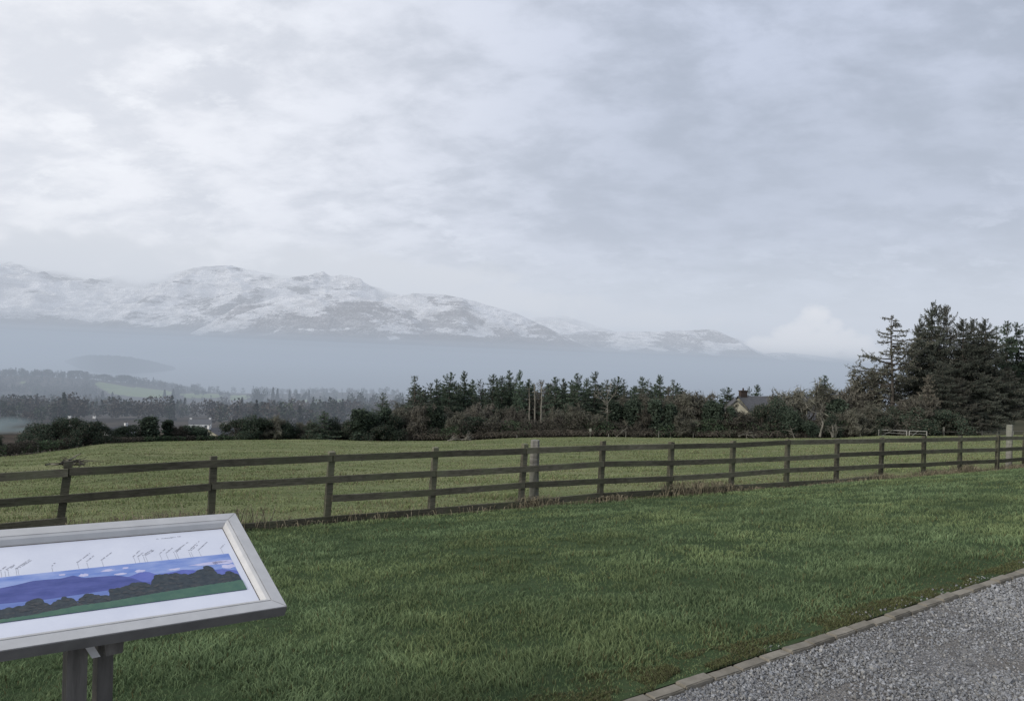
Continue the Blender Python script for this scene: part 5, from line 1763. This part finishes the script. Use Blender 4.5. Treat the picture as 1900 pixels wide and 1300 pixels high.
board = empty('viewing_board', (0, 0, 0), 'tilted metal framed panorama board on timber posts at the lower left', 'information board')
board.matrix_world = MB
M_alu, t, out = material('brushed_aluminium')
tc = t.n('ShaderNodeTexCoord').outputs['Object']
n1 = t.noise(t.scalevec(tc, (3, 120, 120)), 4, 4, .6); n2 = t.noise(tc, 14, 4, .6)
c = t.mix(t.rng(n2, .35, .7, 0, 1), (.50, .495, .485), (.57, .565, .555))
b_ = bsdf(t, out, c, .48, .4, metal=.35)
t.put(b_.inputs['Roughness'], t.rng(n2, .3, .7, .40, .6))
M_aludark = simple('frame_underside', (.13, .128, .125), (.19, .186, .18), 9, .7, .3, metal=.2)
M_darkline = simple('dark_line', (.06, .05, .04), (.14, .12, .10), 30, .9, .1)
# frame profile: (inset, height)
prof = [(0, -.042), (0, 0), (.042, 0), (.0425, -.003), (.046, -.003), (.0465, 0), (.058, -.004), (.070, -.024)]
def frame_loop(x0, x1, y0, y1, i, h):
    return [(x0 + i, y0 + i, h), (x1 - i, y0 + i, h), (x1 - i, y1 - i, h), (x0 + i, y1 - i, h)]
g = Geo()
loops = [frame_loop(-LEN, 0, 0, HW, i, h) for i, h in prof]
for side in range(4):
    v = []
    for lp in loops: v += [lp[side], lp[(side + 1) % 4]]
    n = len(prof)
    g.add(v, [(2 * k, 2 * k + 1, 2 * k + 3, 2 * k + 2) for k in range(n - 1)], (1, 1, 1), 0)
fr = g.obj('frame', [M_alu], board)
# mitre joints and countersunk screws
g = Geo()
for (cx_, cy_, sx_, sy_) in ((0, 0, -1, 1), (0, HW, -1, -1), (-LEN, 0, 1, 1), (-LEN, HW, 1, -1)):
    a_ = np.array((cx_, cy_)); b_2 = a_ + np.array((sx_, sy_)) * .0415; w_ = np.array((-sy_, sx_)) * .00045
    q_ = [a_ - w_, b_2 - w_, b_2 + w_, a_ + w_]
    if sx_ * sy_ < 0: q_ = q_[::-1]
    g.add([(q[0], q[1], .0004) for q in q_], [(0, 1, 2, 3)])
g.obj('mitre_joints', M_darkline, board)
# darker lower skirt (front rail seen from the camera) and back plate
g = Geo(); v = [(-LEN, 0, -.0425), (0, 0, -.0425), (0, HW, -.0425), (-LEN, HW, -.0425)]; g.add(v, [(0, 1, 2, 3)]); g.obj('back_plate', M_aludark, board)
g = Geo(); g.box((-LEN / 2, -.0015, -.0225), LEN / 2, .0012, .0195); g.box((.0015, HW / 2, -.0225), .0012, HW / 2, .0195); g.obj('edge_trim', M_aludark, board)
# thin dark strips along the top and right inner edges of the frame
g = Geo()
x0, x1, y0, y1 = -LEN + .070, -.070, .070, HW - .070
for (a, b, c_, d) in ((x0, x1, y1 - .004, y1), (x1 - .003, x1, y0, y1)):
    g.add([(a, c_, -.0232), (b, c_, -.0232), (b, d, -.0232), (a, d, -.0232)], [(0, 1, 2, 3)])
g.obj('dark_line', M_darkline, board)
# printed sheet
M_sheet, t, out = material('printed_sheet')
n1 = t.noise(t.n('ShaderNodeTexCoord').outputs['Object'], 5, 4, .6)
b_ = bsdf(t, out, t.mix(t.rng(n1, .35, .7, 0, 1), (.66, .68, .76), (.74, .755, .82)), .22, .5)


def printm(name, c1, c2, sc=20, vec=(1, 1, 1)):
    m, t, out = material(name)
    n = t.noise(t.scalevec(t.n('ShaderNodeTexCoord').outputs['Object'], vec), sc, 5, .6)
    bsdf(t, out, t.mix(t.rng(n, .35, .65, 0, 1), c1, c2), .25, .5)
    return m


H0 = -.024
g = Geo(); g.add([(-LEN + .068, .068, H0), (-.068, .068, H0), (-.068, HW - .068, H0), (-LEN + .068, HW - .068, H0)], [(0, 1, 2, 3)]); g.obj('sheet', M_sheet, board)
PM = [printm('print_sky', (.14, .23, .56), (.32, .40, .68), 7, (1, 4, 1)), printm('print_hills', (.045, .065, .25), (.085, .105, .34), 12, (1, 3, 1)), printm('print_lake', (.12, .18, .46), (.17, .24, .52), 10, (1, 5, 1)),
      printm('print_trees', (.012, .024, .034), (.040, .052, .058), 45), printm('print_grass', (.045, .12, .085), (.07, .155, .10), 30), printm('print_cloud', (.50, .50, .70), (.62, .60, .78), 30),
      printm('print_brown_trees', (.028, .036, .042), (.062, .064, .066), 50), printm('print_far_hills', (.09, .12, .42), (.13, .16, .48), 20)]


def L(x, y): return onboard(*zc(x, y), H0)


bl = [L(x, y) for x, y in [(0, 512), (1440, 360), (1553, 588), (0, 800)]]
yt = (bl[0][1] + bl[1][1]) / 2; yb = (bl[2][1] + bl[3][1]) / 2; xr = (bl[1][0] + bl[2][0]) / 2
XL = -LEN + .12
g = Geo()


def poly(top, bot, h, mat, ext=True):
    """strip between two profiles given in local x, y"""
    xs = np.unique(np.concatenate([np.linspace(XL, xr, 160)]))
    ty = np.interp(xs, [p[0] for p in top], [p[1] for p in top]); by = np.interp(xs, [p[0] for p in bot], [p[1] for p in bot])
    ty = np.minimum(ty, yt); by = np.maximum(by, yb)
    return xs, ty, by


def strip(xs, ty, by, h, mat):
    v = np.concatenate([np.stack([xs, by, 0 * xs + h], 1), np.stack([xs, np.maximum(ty, by), 0 * xs + h], 1)])
    n = len(xs); g.add(v, [(i, i + 1, n + i + 1, n + i) for i in range(n - 1)], (1, 1, 1), mat)


Lx = lambda pts: sorted([L(x, y) for x, y in pts])
full_t = [(XL, yt), (xr, yt)]; full_b = [(XL, yb), (xr, yb)]
strip(*poly(full_t, full_b, 0, 0), H0 + .0004, 0)
hill = Lx([(0, 580), (100, 560), (200, 535), (300, 525), (380, 520), (460, 500), (530, 515), (650, 505), (750, 500), (820, 512), (900, 540), (1000, 545), (1553, 545)])
far = Lx([(0, 600), (700, 520), (820, 505), (880, 480), (930, 475), (990, 495), (1100, 475), (1150, 462), (1200, 465), (1300, 470), (1400, 458), (1500, 468)])
lake = Lx([(0, 680), (150, 665), (300, 650), (600, 605), (700, 592), (1000, 580), (1500, 520)])
tree_t = Lx([(0, 715), (100, 700), (180, 690), (190, 655), (240, 640), (290, 690), (340, 680), (400, 635), (450, 650), (490, 680), (540, 615), (600, 620), (680, 632), (690, 590), (780, 575), (850, 545), (900, 550), (960, 565), (985, 500), (1050, 490), (1120, 490), (1180, 497), (1240, 480), (1290, 440), (1320, 445), (1350, 485), (1400, 500), (1440, 475), (1480, 490), (1510, 540)])
tree_b = Lx([(0, 780), (200, 750), (500, 690), (720, 660), (1000, 610), (1510, 530)])
xs, ty, by = poly(far, full_b, 0, 0); strip(xs, ty, by, H0 + .0007, 7)
xs, ty, by = poly(hill, full_b, 0, 0); strip(xs, ty, by, H0 + .0010, 1)
xs, ty, by = poly(lake, full_b, 0, 0); strip(xs, ty, by, H0 + .0013, 2)
xs = np.linspace(XL, xr, 900)
ty = np.interp(xs, [p[0] for p in tree_t], [p[1] for p in tree_t]); by = np.full_like(xs, yb)
ty = ty + np.where(xs < tree_t[0][0], np.sin(xs * 40) * .012, 0) + (fbm(xs * 200, xs * 0, 4, 3, False, .75) - .5) * .011
rb_ = np.random.default_rng(12); base_ = ty.copy(); ty = base_ - .006
for i in range(420):
    c_ = rb_.uniform(XL, xr); r2 = rb_.uniform(.004, .015); cy_ = float(np.interp(c_, xs, base_)) - r2 * rb_.uniform(.6, 1.3)
    k_ = r2 ** 2 - (xs - c_) ** 2
    ty = np.where(k_ > 0, np.maximum(ty, cy_ + np.sqrt(np.maximum(k_, 0))), ty)
strip(xs, np.maximum(ty, yb), by, H0 + .0016, 3)
for i in range(260):
    c_ = rb_.uniform(XL + .02, xr - .02); top_ = float(np.interp(c_, xs, ty)); bot_ = float(np.interp(c_, [p[0] for p in tree_b], [p[1] for p in tree_b]))
    r2 = rb_.uniform(.003, .009); cy_ = rb_.uniform(bot_, max(bot_ + .002, top_ - r2 * 1.6)); th_ = np.linspace(0, 2 * math.pi, 9)[:-1]; q_ = r2 * (1 + rb_.normal(size=8) * .25)
    hh = H0 + .0018 + i * 2e-6
    g.add([(c_, cy_, hh)] + [(c_ + 1.4 * q_[j] * math.cos(th_[j]), cy_ + .7 * q_[j] * math.sin(th_[j]), hh) for j in range(8)], [(0, 1 + j, 1 + (j + 1) % 8) for j in range(8)], (1, 1, 1), 6)
r_ = np.random.default_rng(3)
ty2 = np.interp(xs, [p[0] for p in tree_b], [p[1] for p in tree_b]); strip(xs, ty2 + (fbm(xs * 90, xs * 0, 2, 8) - .5) * .004, by, H0 + .0026, 4)
for (cx, cy, rx, ry) in [(680, 467, 40, 8), (790, 452, 20, 5), (525, 497, 30, 10), (880, 472, 35, 9), (1100, 460, 45, 6), (1310, 425, 110, 9), (1400, 415, 70, 12), (1440, 440, 55, 12), (390, 495, 20, 5), (760, 490, 45, 6)]:
    c0 = L(cx, cy); wx = abs(L(cx + rx, cy)[0] - c0[0]); wy = abs(L(cx, cy - ry)[1] - c0[1])
    th = np.linspace(0, 2 * math.pi, 17)[:-1]; rad = 1 + r_.normal(size=16) * .14
    hh = H0 + .0006
    v = [(c0[0], c0[1], hh)] + [(min(xr, c0[0] + wx * rad[j] * math.cos(th[j])), min(yt, c0[1] + wy * rad[j] * math.sin(th[j])), hh) for j in range(16)]
    g.add(v, [(0, 1 + j, 1 + (j + 1) % 16) for j in range(16)], (1, 1, 1), 5)
g.obj('panorama_picture', PM, board)
# captions, too small to read, and their pointer lines
M_ink = printm('ink', (.22, .22, .26), (.34, .34, .38), 40)
g = Geo()
caps = [(5, 470, 40, 445), (30, 470, 90, 435), (50, 468, 90, 442), (100, 460, 190, 400), (112, 460, 202, 404), (325, 445, 350, 420), (487, 420, 570, 360), (545, 415, 595, 375), (640, 405, 705, 355), (840, 383, 880, 345), (868, 383, 905, 355), (900, 375, 962, 338), (915, 376, 972, 342),
        (1005, 365, 1042, 335), (1045, 362, 1088, 327), (1095, 355, 1190, 288), (1110, 355, 1150, 322), (1187, 348, 1255, 285), (1200, 348, 1250, 305), (1250, 342, 1308, 288), (1390, 330, 1422, 298), (985, 272, 1085, 264), (1075, 262, 1140, 256)]
for ci, (xa, ya, xb, yb2) in enumerate(caps):
    A = np.array(L(xa, ya)); B = np.array(L(xb, yb2)); d = B - A; ln = np.linalg.norm(d); d /= ln; nrm = np.array([-d[1], d[0]])
    q = 0
    while q < ln:
        w_ = r_.uniform(.0025, .006); hh = r_.uniform(.0035, .0062)
        if r_.random() < .84:
            for (o1, o2, f0, f1) in ((0, .0011, 0, 1), (w_ * .55, w_ * .55 + .0011, 0, .8), (0, w_ * .6, .45, .62)):
                p1 = A + d * (q + o1); p2 = A + d * min(q + o2, ln)
                v = [(*(p1 + nrm * hh * f0), H0 + .0005), (*(p2 + nrm * hh * f0), H0 + .0005), (*(p2 + nrm * hh * f1), H0 + .0005), (*(p1 + nrm * hh * f1), H0 + .0005)]
                g.add([(a_[0], a_[1], a_[2] + o1 * .01) for a_ in v], [(0, 1, 2, 3)])
        q += w_ + .001
    if ci < 21:
        yl = yt - .002 - (r_.random() * .03 if yt > A[1] - 1 else 0)
        g.add([(A[0] - .0005, yl, H0 + .00035), (A[0] + .0004, yl, H0 + .00035), (A[0] + .0004, A[1] - .002, H0 + .00035), (A[0] - .0005, A[1] - .002, H0 + .00035)], [(0, 1, 2, 3)])
g.obj('captions', M_ink, board)
# posts and brackets, vertical in the world: children placed with world matrices
M_postdk = simple('post_timber', (.085, .08, .072), (.17, .16, .145), 6, .85, .2, vec=(4, 4, .6), bstr=.5)
MBi = MB.inverted()


def world_child(g_, name, mat):
    for i_, v in enumerate(g_.v):
        g_.v[i_] = np.array([MBi @ Vector(q) for q in v])
    return g_.obj(name, mat, board)


def under(px, ly, h=-.044):
    """point on the underside of the board at local height ly, standing in column px"""
    # solve local x so that the point projects on column px at that ly
    lo, hi = -LEN, 0
    for _ in range(40):
        md = (lo + hi) / 2; q = ORI + ex * md + ey * ly + ez * h
        a = q.x / q.y; b = (q.z - EYE) / q.y; xp = 950 + 1450 * (a * cr + b * sr)
        if xp < px: lo = md
        else: hi = md
    return ORI + ex * md + ey * ly + ez * h


exh = Vector((ex.x, ex.y, 0)).normalized(); eyh = Vector((-exh.y, exh.x, 0))
RH = np.array([[exh.x, eyh.x, 0], [exh.y, eyh.y, 0], [0, 0, 1]])
for nm, px, ly, hw, hd, drop in (('post', 141, .10, .030, .035, 0.005), ('post', 194, .20, .025, .035, .0)):
    q = under(px, ly); zg = -.6
    g = Geo(); zt_ = q.z - drop + .02 if ly > .15 else q.z
    hh = (zt_ - zg) / 2
    vv = np.array([(x * hw, y * hd, z) for z in (zg, zt_) for x, y in ((-1, -1), (1, -1), (1, 1), (-1, 1))])
    # slope the top to the board
    vv = vv @ np.array([[1, 0, 0], [0, 1, 0], [0, 0, 1]])
    vv[:, :2] = vv[:, :2] @ RH[:2, :2].T
    vv[:, 0] += q.x; vv[:, 1] += q.y
    for k in range(4, 8):
        # drop each top corner to the back plate plane
        v0 = Vector(vv[k]); dist = (v0 - (ORI + ez * -.0435)).dot(ez); vv[k, 2] -= dist / ez.z
    g.add(vv, [(0, 3, 2, 1), (4, 5, 6, 7), (0, 1, 5, 4), (1, 2, 6, 5), (2, 3, 7, 6), (3, 0, 4, 7)])
    world_child(g, nm, M_postdk)
# side bracket arm from left post to the board, bright face, and a small dark mounting block
q = under(160, .05); g = Geo()
p0 = q + exh * -.008; p1 = p0 + exh * .040 + Vector((0, 0, -.075))
wv = exh * .013
v = [p0 - wv, p0 + wv, p1 + wv, p1 - wv]; v = v + [k + eyh * .012 for k in v]
g.add([tuple(k) for k in v], [(0, 1, 2, 3), (4, 5, 6, 7), (0, 1, 5, 4), (1, 2, 6, 5), (2, 3, 7, 6), (3, 0, 4, 7)]); world_child(g, 'bracket', M_alu)
q = under(209, .08); g = Geo()
c0 = q + Vector((0, 0, -.040))
vv = np.array([(x * (.034 if z > 0 else .026), y * .03, z * .045) for z in (-1, 1) for x, y in ((-1, -1), (1, -1), (1, 1), (-1, 1))]); vv[:, :2] = vv[:, :2] @ RH[:2, :2].T
g.add(vv + np.array(c0), [(0, 3, 2, 1), (4, 5, 6, 7), (0, 1, 5, 4), (1, 2, 6, 5), (2, 3, 7, 6), (3, 0, 4, 7)]); world_child(g, 'mounting_block', M_postdk)

# ------------------------------------------------------------------ render settings
scene.render.engine = 'CYCLES'
scene.view_settings.view_transform = 'Standard'; scene.view_settings.look = 'None'; scene.view_settings.exposure = 0
cy = scene.cycles
cy.use_denoising = True; cy.denoiser = 'OPENIMAGEDENOISE'; cy.denoising_input_passes = 'RGB_ALBEDO_NORMAL'; cy.sample_clamp_indirect = 1.5; cy.sample_clamp_direct = 4
cy.max_bounces = 5; cy.diffuse_bounces = 3; cy.glossy_bounces = 2; cy.transparent_max_bounces = 24; cy.volume_bounces = 0
cy.use_fast_gi = False
scene.render.resolution_x = 1024; scene.render.resolution_y = 700
